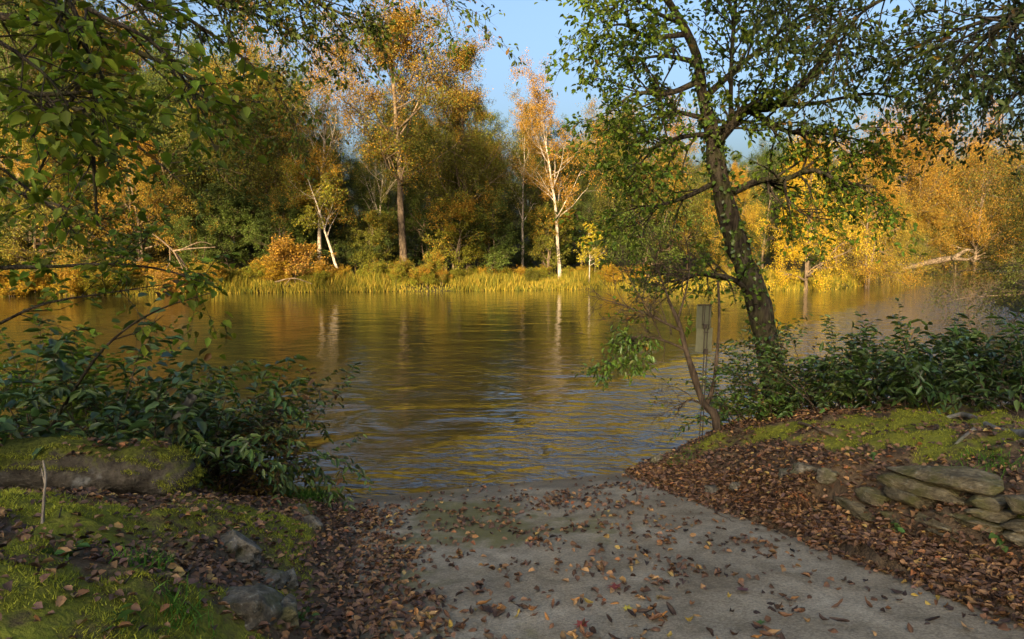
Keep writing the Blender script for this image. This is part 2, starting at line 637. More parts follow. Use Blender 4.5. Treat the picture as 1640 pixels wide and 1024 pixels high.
# ------------------------------------------------------------------ terrain
NX = np.array([-400, -60, -25, -12, -6, -3.2, -2.2, -1.8, 1.5, 2.2, 3.0, 4.2, 6, 9, 12, 16, 20, 26, 34, 45, 80, 400.])
NY = np.array([40, 24, 15.5, 11.0, 9.0, 7.9, 7.2, 7.05, 8.05, 8.7, 9.4, 10.0, 10.2, 11, 12.8, 16.5, 24, 36, 48, 62, 84, 200.])
FX = np.array([-400, -60, -36, -20, -8, 2, 10, 18, 26, 33, 40, 52, 80, 400.])
FY = np.array([60, 41, 43.5, 48, 50.5, 52.5, 55, 52, 53.5, 62, 76, 92, 118, 330.])
RA = onz(545, 801, 0)          # ramp: waterline corners
RB = onz(1003, 757, 0)
RDIR = unit((RB - RA)[:2])     # along the waterline
RUP = np.array([RDIR[1], -RDIR[0]])   # up the ramp, towards the camera
RW = np.linalg.norm((RB - RA)[:2])
RSLOPE = 0.15


def ramp_uv(x, y):
    dx, dy = x - RA[0], y - RA[1]
    return dx * RDIR[0] + dy * RDIR[1], dx * RUP[0] + dy * RUP[1]


def ramp_pt(u, v, dz=0.0):
    return np.array([RA[0] + RDIR[0] * u + RUP[0] * v, RA[1] + RDIR[1] * u + RUP[1] * v, v * RSLOPE + dz])


CTRL = [(2.3, 8.06, .35), (3.3, 8.2, .6), (4.1, 7.5, .82), (5.1, 6.9, .95), (6.5, 7.5, .9), (5, 8.8, .6), (3.9, 9.1, .45),
        (3.3, 5.3, 1.0), (3.35, 4.6, 1.08), (3.6, 3.8, 1.12), (5, 4, 1.3), (4.5, 2, 1.4), (4, 0, 1.6), (8, 6, 1.3), (9, 3, 1.8),
        (2.0, 6.7, .3), (2.6, 6.8, .6), (2.3, 5.6, .6), (2.75, 5.6, .8), (2.5, 4.4, .72), (2.9, 3.4, .82), (3.2, 2.0, 1.1), (3.6, 0, 1.45),
        (-2.5, 6.76, .15), (-3.3, 6.0, .62), (-3.15, 4.97, .78), (-4.6, 5.4, .85), (-4.2, 7.2, .5), (-6, 7, .7), (-2.75, 5.7, .5),
        (-1.75, 4.2, .72), (-1.45, 3.4, .86), (-1.25, 3.0, .92), (-1.8, 2.6, 1.22), (-2.6, 3.3, 1.22), (-2.1, 4.2, .92), (-2.4, 5.0, .72),
        (-5, 4, 1.35), (-4, 2, 1.6), (-2, 0, 1.7), (-8, 5, 1.5), (-8, 8, .8), (-1.3, 1.5, 1.25), (-1.0, .5, 1.35), (-1.9, 5.8, .32), (-1.6, 5.2, .45)]
for _x in np.linspace(-10, 10, 21):
    _y = np.interp(_x, NX, NY)
    CTRL.append((_x, _y, 0.0))
    CTRL.append((_x, _y + 1.3, -.55))
    CTRL.append((_x, _y + 4, -1.0))
    CTRL.append((_x, _y - .9, .28) if abs(_x) > 3.5 else (_x, _y + 2.5, -.85))
for _v in np.linspace(0.4, 8, 9):
    for _u, _dz in ((-.12, .03), (RW / 2, 0), (RW + .12, .03)):
        CTRL.append(tuple(ramp_pt(_u, _v, _dz)))
CTRL = np.array(CTRL)


def _tps(r):
    return r * r * np.log(r + 1e-6)


_n = len(CTRL)
_K = _tps(np.linalg.norm(CTRL[:, None, :2] - CTRL[None, :, :2], axis=2)) + np.eye(_n) * .02
_P = np.hstack([np.ones((_n, 1)), CTRL[:, :2]])
_A = np.block([[_K, _P], [_P.T, np.zeros((3, 3))]])
_W = np.linalg.solve(_A, np.concatenate([CTRL[:, 2], np.zeros(3)]))


def tps_eval(x, y):
    out = np.zeros_like(x)
    for s in range(0, len(x), 20000):
        xs, ys = x[s:s + 20000], y[s:s + 20000]
        r = np.hypot(xs[:, None] - CTRL[None, :, 0], ys[:, None] - CTRL[None, :, 1])
        out[s:s + 20000] = _tps(r) @ _W[:_n] + _W[_n] + _W[_n + 1] * xs + _W[_n + 2] * ys
    return out


def height(x, y, ramp_cut=True):
    x, y = np.atleast_1d(np.asarray(x, float)), np.atleast_1d(np.asarray(y, float))
    dn = np.interp(x, NX, NY) - y          # >0 on the near bank
    df = y - np.interp(x, FX, FY)          # >0 on the far bank
    near = np.where(dn > 0, .32 * np.minimum(dn, 1.2) + .17 * np.clip(dn - 1.2, 0, 40) ** .85, np.maximum(-1.4, dn * .45))
    z = near
    far = np.where(df > 0, .45 * sstep(0, 1.6, df) + .05 * np.clip(df, 0, 12) + .15 * np.clip(df - 14, 0, 60), np.maximum(-1.4, df * .6))
    z = np.where((dn <= 0), np.maximum(far, np.where(df > -3, -1.4, near)), z)
    z = np.where((dn <= 0) & (df > 0), far, z)
    z = z + np.where(df > 0, (fbm(x * .35, y * .35, 5) - .5) * .5 * sstep(0, 4, df), 0)
    w = sstep(10, 7.5, np.abs(x)) * sstep(-1.5, 0.0, y) * sstep(13, 11, y)
    m = w > 0
    if m.any():
        t = np.clip(tps_eval(x[m], y[m]), -1.2, 2.2)
        z[m] = z[m] * (1 - w[m]) + t * w[m]
    # lumps on the banks
    l = (fbm(x * 1.6, y * 1.6, 11, 3) - .5) * .20 + (fbm(x * 5, y * 5, 21, 3) - .5) * .13
    u, v = ramp_uv(x, y)
    off = np.maximum(np.maximum(-u, u - RW), 0)
    nb = (dn > -1) & (y < 14) & (np.abs(x) < 30)
    z = z + np.where(nb, l * sstep(0, .5, off) * sstep(-.2, .5, dn), 0)
    if ramp_cut:
        inr = (u > .04) & (u < RW - .04) & (v > -6) & (v < 9.5)
        z = np.where(inr, np.minimum(z, v * RSLOPE - .10), z)
        d_ = u - RW
        wf = nb & (d_ > .03) & (d_ < .62)
        cap = v * RSLOPE + .02 + .18 * d_ + 1.7 * np.clip(d_ - .42, 0, 1) + 1.2 * (sstep(2.75, 2.3, v) + sstep(4.7, 5.4, v))
        z = np.where(wf, np.minimum(z, cap), z)
        edge = nb & (u < .04 + 0 * u) & (off < .4) & (v > .1) & (v < 9) | nb & (u > RW - .04) & (off < .4) & (v > .1) & (v < 9)
        z = np.where(edge, np.maximum(z, v * RSLOPE + .015 + .03 * vnoise(x * 9, y * 9, 4)), z)
    return z


def gz(x, y):
    return float(height([x], [y])[0])


def graded(lo, a, b, hi, step, g=1.13):
    c = list(np.arange(a, b + 1e-6, step))
    s, p = step, c[-1]
    while p < hi:
        s = min(s * g, 14)
        p += s
        c.append(p)
    s, p = step, c[0]
    while p > lo:
        s = min(s * g, 14)
        p -= s
        c.insert(0, p)
    return np.array(c)


gx, gy = graded(-420, -6, 7, 420, .06), graded(-130, 1.6, 10.2, 460, .06, 1.09)
GX, GY = np.meshgrid(gx, gy)
GZ = height(GX.ravel(), GY.ravel())


def moss_mask(x, y):
    """where moss cushions grow on the near bank"""
    n = fbm(x * 1.3 + 3, y * 1.3, 31, 3)
    u, v = ramp_uv(x, y)
    left = sstep(-.10, -.35, u) * sstep(7.2, 6.0, y)
    # bare leafy strip between the ramp and the stones at the left
    left = left * (1 - .8 * np.exp(-(((x + 1.7) / .45) ** 2 + ((y - 3.6) / .75) ** 2)))
    left = left * (1 - .9 * np.exp(-(((x + 2.9) / .8) ** 2 + ((y - 4.55) / .3) ** 2)))
    right = sstep(2.75, 3.3, x + .18 * (y - 5.0) + .25 * (n - .5)) * sstep(2.2, 3.2, y) * sstep(9, 7.9, y)
    right = np.maximum(right, .75 * sstep(1.9, 2.2, x) * sstep(7.2, 7.8, y) * sstep(9, 8.3, y))
    n2 = fbm(x * 2.6, y * 2.6 + 7, 37, 3)
    return np.clip(np.maximum(left * sstep(.22, .44, n), right * sstep(.34, .50, n) * (.35 + .65 * sstep(.36, .5, n2))), 0, 1)


mo = moss_mask(GX.ravel(), GY.ravel())
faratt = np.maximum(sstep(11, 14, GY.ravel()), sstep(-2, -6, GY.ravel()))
ny_, nx_ = GX.shape
ii = np.arange(ny_ * nx_).reshape(ny_, nx_)
GQ = np.stack([ii[:-1, :-1], ii[:-1, 1:], ii[1:, 1:], ii[1:, :-1]], -1).reshape(-1, 4)
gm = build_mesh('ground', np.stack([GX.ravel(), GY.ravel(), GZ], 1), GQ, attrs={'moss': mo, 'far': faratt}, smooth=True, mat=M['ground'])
tag(new('ground', gm), kind='structure')

# river surface: a sheet, finer close to the ramp
wx, wy = np.array([-420, -60, -10, 10, 60, 420.]), np.array([5.0, 12, 30, 80, 460.])
WX, WY = np.meshgrid(wx, wy)
ii = np.arange(WX.size).reshape(WX.shape)
wq = np.stack([ii[:-1, :-1], ii[:-1, 1:], ii[1:, 1:], ii[1:, :-1]], -1).reshape(-1, 4)
tag(new('river', build_mesh('river', np.stack([WX.ravel(), WY.ravel(), 0 * WX.ravel()], 1), wq, smooth=True, mat=M['water'])), kind='structure')

# concrete ramp slab with worn edges
us, vs = np.linspace(0, RW, 50), np.linspace(-4.5, 9.4, 190)
U, Vv = np.meshgrid(us, vs)
wear = (vnoise(Vv * 3.1, U * 0 + 2, 8) - .5) * .06
Uw = U + np.where(U < .01, -.02 + wear, 0) + np.where(U > RW - .01, .02 + wear, 0)
X = RA[0] + RDIR[0] * Uw + RUP[0] * Vv
Y = RA[1] + RDIR[1] * Uw + RUP[1] * Vv
Z = Vv * RSLOPE + (fbm(U * 1.2, Vv * 1.2, 14) - .5) * .03 * sstep(.2, .8, Vv) - .012 * ((U < .01) | (U > RW - .01))
ii = np.arange(U.size).reshape(U.shape)
rq = np.stack([ii[:-1, :-1], ii[1:, :-1], ii[1:, 1:], ii[:-1, 1:]], -1).reshape(-1, 4)[:, ::-1]
top = np.stack([X.ravel(), Y.ravel(), Z.ravel()], 1)
bot = top - np.array([0, 0, .14])
N = len(top)
side = []
for a in (ii[:, 0], ii[::-1, -1], ii[-1, :], ii[0, ::-1]):
    side.append(np.stack([a[:-1], a[:-1] + N, a[1:] + N, a[1:]], -1))
gmoss = np.exp(-(((U - 1.05) / .55) ** 2 + ((Vv - 1.3) / 1.0) ** 2)) + .5 * np.exp(-(((U - .3) / .4) ** 2 + ((Vv - 2.8) / 1.5) ** 2)) \
    + .55 * np.exp(-(((U - 1.9) / .5) ** 2 + ((Vv - 2.1) / .5) ** 2))
rm = build_mesh('boat_ramp', np.vstack([top, bot]), np.vstack([rq] + side), attrs={'moss': np.tile(np.clip(gmoss, 0, 1).ravel(), 2)}, mat=M['concrete'])
tag(new('boat_ramp', rm), kind='structure')

# ------------------------------------------------------------------ tree kinds of the far bank
def tree_kind(name, seed, H, r0, k1=26, k2=6, k3=5, m=28, t0=.35, ang=52, ln=.26, leaf=.22, trop=.05, wob=.05, bark='bark_brown', lean=0.0,
              spread=.22, flat=.35, shp=None, stems=1, trop2=.03, droop=0.0, autlean=.5, wid=.62):
    rng = np.random.default_rng(seed)
    tr, br = Acc(), Acc()
    n0 = 12
    S = np.zeros((stems, 3))
    D = np.array([[0, 0, 1.0]]) + rng.normal(0, .10 if stems > 1 else .0, (stems, 3)) + np.array([[lean, 0, 0]])
    if stems > 1:
        S[:, :2] = rng.normal(0, .16, (stems, 2))
    Hs = H * (1 - .18 * np.arange(stems) / max(1, stems))
    P0, R0 = grow(rng, S, D, Hs, r0 / math.sqrt(stems) * 1.1, n0, wob, .03, .93)
    R0[:, 0] *= 1.35
    P0[:, 0, 2] -= .35
    tr.tubes(P0, R0, 8)
    sh = shp or (lambda t: np.clip(1.15 - .75 * np.abs(t - .5) * 1.4, .3, 1.2))
    S1, D1, L1, R1, pa, t1 = spawn(rng, P0, R0, k1 // stems, t0, .985, ang, 12, ln, .5, sh)
    P1, R1 = grow(rng, S1, D1, L1, R1, 7, .10, trop, .85)
    br.tubes(P1, R1, 5)
    S2, D2, L2, R2, pa2, _ = spawn(rng, P1, R1, k2, .2, 1, 45, 15, .42, .55)
    P2, R2 = grow(rng, S2, D2, L2, R2, 5, .14, trop2, .8)
    br.tubes(P2, R2, 4)
    S3, D3, L3, R3, pa3, _ = spawn(rng, P2, R2, k3, .15, 1, 45, 18, .5, .6)
    P3, R3 = grow(rng, S3, D3, L3, R3, 3, .15, trop2, .7)
    br.tubes(P3, R3, 3)
    # share of turned leaves: by limb, and more on outer and upper limbs
    a1 = np.clip(rng.uniform(0, 1, len(P1)) * (1 - autlean) + t1 * autlean, 0, 1)
    ap = a1[pa2][pa3]
    L = leaves_on(rng, P3, m, leaf, spread, flat, autp=ap, droop=droop)
    return dict(name=name, H=H, trunk=tr.mesh(name + '_trunk', M[bark]), branches=br.mesh(name + '_branches', M[bark]),
                crown=leaf_mesh(name + '_crown', L, wid, M['leaf_far']))


K = {}
K['tall'] = [tree_kind('tall', 100 + i, 22, .30, k1=32, k2=7, k3=6, m=40, t0=.28, ang=44, ln=.24, trop=.07, leaf=.135) for i in range(3)]
K['sparse'] = [tree_kind('sparse', 200 + i, 20, .22, k1=22, k2=6, k3=5, m=30, t0=.30, ang=42, ln=.27, trop=.05, wob=.07, bark='bark_pale', leaf=.14) for i in range(2)]
K['broad'] = [tree_kind('broad', 300 + i, 16, .24, k1=36, k2=7, k3=6, m=42, t0=.14, ang=62, ln=.34, trop=.03, leaf=.125, spread=.25) for i in range(3)]
K['under'] = [tree_kind('under', 400 + i, 7, .10, k1=26, k2=6, k3=4, m=26, t0=.15, ang=60, ln=.36, leaf=.13, spread=.12, stems=2, wob=.08) for i in range(2)]
K['golden'] = [tree_kind('golden', 500 + i, 14, .26, k1=36, k2=7, k3=6, m=38, t0=.06, ang=68, ln=.38, trop=-.01, trop2=-.06, leaf=.125, spread=.2, droop=.35, stems=2, wob=.06,
               shp=lambda t: np.clip(1.25 - .9 * t, .3, 1.2)) for i in range(2)]
K['sapling'] = [tree_kind('sapling', 600, 4.6, .05, k1=30, k2=4, k3=3, m=9, t0=.3, ang=55, ln=.27, leaf=.13, spread=.06, wob=.03, bark='bark_pale', shp=lambda t: np.clip(1.5 - 1.3 * t, .2, 1))]
K['lean'] = [tree_kind('lean', 701, 13, .17, k1=18, k2=6, k3=5, m=22, t0=.35, ang=55, ln=.28, trop=.02, bark='bark_pale', lean=-.34, wob=.05, leaf=.2)]
K['bush'] = [tree_kind('bush', 800 + i, 2.6, .05, k1=40, k2=5, k3=4, m=9, t0=.05, ang=50, ln=.42, leaf=.11, spread=.09, stems=5, wob=.10) for i in range(2)]


def place_tree(kind, vi, px, Y, top, name, label, color, aut, group=None, cat_='tree', rz=None, wide=1.0, xy=None, hh=None):
    k = K[kind][vi % len(K[kind])]
    if xy is None:
        x = at(px, 420, Y)[0]
        y = Y
    else:
        x, y = xy
    z = gz(x, y)
    if hh is None:
        zt = at(px, top, Y)[2]
        hh = max(1.0, zt - z)
    s = hh / k['H']
    o = thing(name, label, cat_, (x, y, z), group)
    o.rotation_euler = (0, 0, rz if rz is not None else random.Random(int(px * 7 + Y * 13)).uniform(0, 6.28))
    o.scale = (s * wide, s * wide, s)
    for pn in ('trunk', 'branches', 'crown'):
        c = new(pn, k[pn], o)
        if pn == 'crown':
            c.color = (*color, aut)
            c['kind'] = 'stuff'
    return o


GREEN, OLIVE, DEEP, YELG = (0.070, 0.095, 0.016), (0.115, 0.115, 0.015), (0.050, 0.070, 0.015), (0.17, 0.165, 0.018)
GOLD, ORANGE = (0.32, 0.20, 0.018), (0.28, 0.135, 0.02)

FRONT = [
    ('tall', 0, 648, 58, -12, 'poplar_tree', 'tallest tree on the far bank, orange-topped with a straight dark trunk', OLIVE, .50, 1.0),
    ('tall', 1, 752, 60, 115, 'canopy_tree', 'round-headed canopy tree beside the tallest one, its crown turning orange', OLIVE, .42, 1.1),
    ('sparse', 0, 513, 57, 95, 'thin_tree', 'thin pale-trunked tree with a sparse orange head next to the sky gap', OLIVE, .55, .9),
    ('lean', 0, 548, 53, 262, 'leaning_tree', 'pale trunk leaning over yellow bank grass with yellow-green leaves', YELG, .45, 1.0),
    ('sparse', 1, 606, 60, 170, 'thin_tree', 'nearly bare grey tree standing against the tallest tree', OLIVE, .3, .7),
    ('sparse', 1, 898, 56, 135, 'thin_tree', 'loose orange tree with a crooked trunk lit orange by the sun', ORANGE, .7, .85),
    ('sparse', 0, 838, 63, 195, 'thin_tree', 'slender olive tree with a wispy top left of the crooked orange one', OLIVE, .45, .8),
    ('under', 0, 728, 55, 322, 'understory_tree', 'low yellow-green tree with spreading boughs behind the bank grass', YELG, .4, 1.2),
    ('under', 1, 790, 55.5, 330, 'understory_tree', 'small blue-green tree with one gold tip on top', GREEN, .22, 1.0),
    ('sapling', 0, 944, 54.8, 362, 'sapling', 'bright yellow sapling with a thin white trunk at the grass edge', (0.30, 0.25, 0.02), .2, 1.0),
    ('broad', 0, 420, 62, 58, 'canopy_tree', 'broad canopy tree with orange crown right of the left-hand gap', OLIVE, .42, .8),
    ('broad', 1, 338, 66, 110, 'canopy_tree', 'deep green broad tree between the two orange left-hand trees', GREEN, .18, .8),
    ('golden', 0, 226, 54, 205, 'golden_tree', 'orange-gold many-branched tree over the far bank at the driftwood snag', (0.20, 0.15, 0.02), .55, .9),
    ('golden', 1, 60, 52, 190, 'golden_tree', 'gold tree on the far bank behind the hanging bare twigs', (0.17, 0.15, 0.02), .45, .9),
    ('broad', 2, 145, 64, 30, 'canopy_tree', 'tall olive tree rising behind the gold trees', OLIVE, .4, .8),
    ('tall', 2, 30, 60, -30, 'canopy_tree', 'very tall green tree behind the overhanging leafy branch', GREEN, .3, .9),
    ('under', 1, 450, 56, 330, 'understory_tree', 'dark green low tree behind the rusty bush', GREEN, .2, 1.1),
    ('under', 0, 365, 58, 300, 'understory_tree', 'shadowy green low tree beside the driftwood snag', DEEP, .12, 1.1),
    ('broad', 2, 985, 66, 200, 'canopy_tree', 'muted green tree right of the crooked orange tree', OLIVE, .3, .7),
    ('broad', 0, 1075, 62, 190, 'canopy_tree', 'yellow-topped tree seen through the leafy leaning tree', OLIVE, .5, .75),
    ('under', 1, 1040, 57, 300, 'understory_tree', 'green low tree behind the bare crooked twigs', GREEN, .2, 1.1),
    ('under', 0, 875, 57, 335, 'understory_tree', 'olive low tree at the foot of the crooked orange tree', OLIVE, .3, 1.0),
    ('under', 0, 605, 57, 345, 'understory_tree', 'olive low tree at the foot of the tallest tree', OLIVE, .25, 1.1),
    ('golden', 0, 1292, 53, 205, 'golden_tree', 'brilliant yellow tree drooping into the river bend', (0.40, 0.27, 0.015), .35, .62),
    ('golden', 1, 1390, 60, 240, 'golden_tree', 'yellow-orange tree at the mouth of the river bend', (0.20, 0.15, 0.018), .55, .62),
    ('golden', 0, 1180, 60, 260, 'golden_tree', 'yellow tree behind the ivy-covered trunk', (0.28, 0.20, 0.02), .5, .6),
    ('broad', 1, 1470, 98, 196, 'canopy_tree', 'big orange-gold dome of a tree across the bend', (0.15, 0.12, 0.02), .6, .80),
    ('broad', 0, 1560, 96, 205, 'canopy_tree', 'big rounded orange tree last before the pale sky gap', (0.15, 0.115, 0.02), .65, .72),
    ('golden', 1, 1420, 80, 300, 'golden_tree', 'olive-gold tree hanging over the dark water of the bend', (0.16, 0.13, 0.018), .4, .7),
    ('broad', 2, 1650, 92, 258, 'canopy_tree', 'tree with tawny top to the right of the sky gap', (0.20, 0.14, 0.02), .6, .7),
]
for (kd, vi, px, Y, top, nm, lab, colr, aut, wd) in FRONT:
    place_tree(kd, vi, px, Y, top, nm, lab, colr, aut, wide=wd, rz=0.0 if kd == 'lean' else None)

BEND = [('broad', 1340, 108, 250), ('broad', 1400, 112, 235), ('broad', 1445, 118, 240), ('broad', 1500, 120, 232), ('broad', 1530, 112, 262), ('broad', 1575, 118, 250), ('broad', 1620, 124, 268), ('broad', 1680, 118, 262), ('golden', 1475, 96, 330), ('golden', 1530, 98, 335), ('golden', 1580, 100, 330), ('golden', 1440, 92, 320)]
for i, (kd, px, Y, top) in enumerate(BEND):
    place_tree(kd, i, px, Y, top, 'bend_tree', 'tawny orange tree closing the far side of the river bend' if kd == 'broad' else 'low olive-gold tree at the water of the river bend', ((0.13, 0.115, 0.018), (0.09, 0.095, 0.018))[kd == 'golden'], .5,
               'tawny trees closing the river bend' if kd == 'broad' else 'low trees at the water of the river bend', wide=.8)

# deeper wood: every trunk a tree of its own
SKX = [-200, 0, 200, 250, 300, 400, 470, 540, 585, 620, 700, 800, 860, 950, 1100, 1250, 1400, 1600, 1900]
SKT = [-60, -40, 60, 110, 130, 80, 130, 190, 210, 150, 130, 175, 190, 205, 225, 235, 250, 270, 250]
rg = random.Random(4)
SHADE_TOP = 32.5
EMER_TOP = 37.0
WOOD = {'tall': 'straight tall', 'broad': 'broad-crowned'}
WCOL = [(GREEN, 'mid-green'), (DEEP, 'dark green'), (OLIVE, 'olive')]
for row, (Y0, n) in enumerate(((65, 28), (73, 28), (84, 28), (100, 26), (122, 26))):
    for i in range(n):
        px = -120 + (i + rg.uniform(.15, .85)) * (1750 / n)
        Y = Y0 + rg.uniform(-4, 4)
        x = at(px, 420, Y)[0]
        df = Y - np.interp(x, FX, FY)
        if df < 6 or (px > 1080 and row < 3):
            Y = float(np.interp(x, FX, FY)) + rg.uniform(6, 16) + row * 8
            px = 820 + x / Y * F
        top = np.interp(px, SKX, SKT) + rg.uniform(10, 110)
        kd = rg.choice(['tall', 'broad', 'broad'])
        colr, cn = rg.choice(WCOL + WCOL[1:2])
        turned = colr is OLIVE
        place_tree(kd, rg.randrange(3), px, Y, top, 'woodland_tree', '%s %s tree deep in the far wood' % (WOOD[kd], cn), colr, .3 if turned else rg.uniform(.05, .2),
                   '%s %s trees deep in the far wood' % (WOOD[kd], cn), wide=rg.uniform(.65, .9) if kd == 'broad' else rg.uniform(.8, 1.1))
# undergrowth under the wood's edge
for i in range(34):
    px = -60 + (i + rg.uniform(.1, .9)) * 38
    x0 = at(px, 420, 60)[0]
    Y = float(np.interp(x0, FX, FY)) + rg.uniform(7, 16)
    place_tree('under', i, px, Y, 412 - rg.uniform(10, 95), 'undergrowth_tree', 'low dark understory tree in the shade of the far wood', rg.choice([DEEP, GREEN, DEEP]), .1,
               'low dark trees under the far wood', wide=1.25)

K['shade_emergent'] = [tree_kind('shade_emergent', 950, 30, .4, k1=26, k2=7, k3=5, m=26, t0=.70, ang=66, ln=.22, leaf=.34, spread=.4)]
for i in range(2):  # unseen trees added so their high crowns shade the middle of the far wood
    x = -44 + i * 14.0 + rg.uniform(-1.5, 1.5)
    y = -48 + rg.uniform(-5, 5)
    place_tree('shade_emergent', 0, 0, 0, 0, 'hillside_tree', 'very tall high-crowned tree added unseen behind the ramp to shade the far wood', GREEN, .3, 'tall high-crowned trees added unseen behind the ramp to shade the far wood',
               xy=(x, y), hh=EMER_TOP - gz(x, y) + rg.uniform(-1.5, 1.5), wide=1.0, rz=i * 1.7)
# wooded slope well behind the ramp: it keeps the low evening sun off the near bank
for i in range(26):
    x = -112 + (i % 26) * 6.3 + (i // 26) * 3.1 + rg.uniform(-1.5, 1.5)
    y = -100 - (i // 26) * 9 + rg.uniform(-3, 3)
    k = rg.choice(['broad', 'tall', 'tall'])
    place_tree(k, rg.randrange(3), 0, 0, 0, 'hillside_tree', 'green tree on the slope behind the ramp', GREEN, .3, 'trees on the slope behind the ramp',
               xy=(x, y), hh=SHADE_TOP - gz(x, y) + rg.uniform(-2.0, 1.5), wide=1.35 if k == 'tall' else .9)

# ------------------------------------------------------------------ near plants
LEAF1 = build_mesh('leaf', [(0, 0, 0), (.3, .5, .12), (.68, .39, .084), (1, 0, -.12), (.68, -.39, .084), (.3, -.5, .12)], [(0, 3, 2, 1), (0, 5, 4, 3)])
LEAFMESH = {}


def leaf_part_mesh(mat, wid):
    key = (mat, round(wid, 2))
    if key not in LEAFMESH:
        me = LEAF1.copy()
        me.name = 'leaf'
        co = np.zeros(18, np.float32)
        me.vertices.foreach_get('co', co)
        co = co.reshape(-1, 3)
        co[:, 1] *= wid
        me.vertices.foreach_set('co', co.ravel())
        at_ = me.attributes.new('aut', 'FLOAT', 'POINT')
        at_.data.foreach_set('value', np.full(6, .25, np.float32))
        me.materials.append(M[mat])
        LEAFMESH[key] = me
    return LEAFMESH[key]


def dress(root, L, mat, wid, color, aut, nparts=0, fold=.12, holder=None):
    """the leaves of a plant: the largest in view as parts, the rest as one crown"""
    base = np.array(root.location)
    if nparts:
        x, y, d = topix(L['pos'])
        ok = (x > 0) & (x < 1640) & (y > 0) & (y < 1024) & (d > .5)
        score = np.where(ok, L['size'] / d, 0)
        pick = np.argsort(-score)[:nparts]
        me = leaf_part_mesh(mat, wid)
        yv = np.cross(L['nrm'], L['dir'])
        for i in pick:
            o = new('leaf', me, holder or root)
            s = float(L['size'][i])
            mt = Matrix.Identity(4)
            for r in range(3):
                mt[r][0], mt[r][1], mt[r][2] = L['dir'][i][r] * s, yv[i][r] * s, L['nrm'][i][r] * s
                mt[r][3] = L['pos'][i][r] - base[r]
            o.matrix_local = mt
            o.color = (*color, aut)
        keep = np.ones(len(L['size']), bool)
        keep[pick] = False
        L = sub(L, keep)
    c = new('crown', leaf_mesh('crown', L, wid, M[mat], base, near=True, fold=fold), root)
    c.color = (*color, aut)
    c['kind'] = 'stuff'


def limb(pts, r0, r1, n=14):
    P = spline([at(*p) for p in pts], n)
    return P, np.linspace(r0, r1, n)


def foliate(rng, limbs, k2, l2, k3, l3, m, leaf, spread=.03, flat=.5, trop=0.0, droop=.15, ang=48, tw=None, t0=.15, bare=0.0, distich=False, wob=.12, r2=.5, lang=50):
    """side branches, twigs and leaves on hand-placed limbs"""
    tw = tw if tw is not None else Acc()
    out = []
    for (P, R) in limbs:
        P, R = P[None], R[None]
        ln = np.linalg.norm(np.diff(P[0], axis=0), axis=1).sum()
        kk = max(2, int(k2 * ln))
        S, D, L, R2, pa, t = spawn(rng, P, R, kk, t0, 1, ang, 16, 1, r2)
        L2 = l2 * rng.uniform(.5, 1.3, len(S))
        P2, R2 = grow(rng, S, D, L2, np.minimum(R2, .022), 7, wob, trop, .75)
        tw.tubes(P2, R2, 5)
        S, D, L, R3, pa, t = spawn(rng, P2, R2, k3, .15, 1, 42, 14, 1, .6)
        P3, R3 = grow(rng, S, D, l3 * rng.uniform(.5, 1.3, len(S)), np.clip(R3, .003, .006), 5, wob, trop, .7)
        tw.tubes(P3, R3, 3)
        A3 = np.concatenate([P3, P2[:, 2:7]])
        if bare:
            A3 = A3[rng.uniform(0, 1, len(A3)) > bare]
        out.append(leaves_on(rng, A3, m, leaf, spread, flat, droop=droop, distich=distich, autp=rng.uniform(0, 1, len(A3)), ang=lang, t0=.12))
    return cat(*out), tw


def near_tree(name, label, base, trunk_limbs, limbs, mat, color, aut, bark, wid=.55, nparts=0, **kw):
    seed = kw.pop('seed')
    rng = np.random.default_rng(seed)
    base = np.asarray(base, float)
    root = thing(name, label, 'tree', base)
    tr = Acc()
    for (P, R) in trunk_limbs:
        Rn = R * (1 + .12 * rng.normal(0, 1, R.shape).clip(-1.2, 1.2))
        tr.tubes(P, Rn, 12)
    new('trunk', tr.mesh('trunk', M[bark], off=base), root)
    lb = Acc()
    for (P, R) in limbs:
        lb.tubes(P, R, 7)
    L, tw = foliate(rng, limbs + kw.pop('extra', []), tw=lb, **kw)
    ho = new('branches', lb.mesh('branches', M[bark], off=base), root)
    dress(root, L, mat, wid, color, aut, nparts, holder=ho)
    return root, rng


def on_ground(px, py, Y):
    p = at(px, py, Y)
    p[2] = gz(p[0], p[1])
    return p


LEAFG, LEAFD, LAUREL = (0.115, 0.17, 0.018), (0.07, 0.11, 0.016), (0.065, 0.105, 0.022)

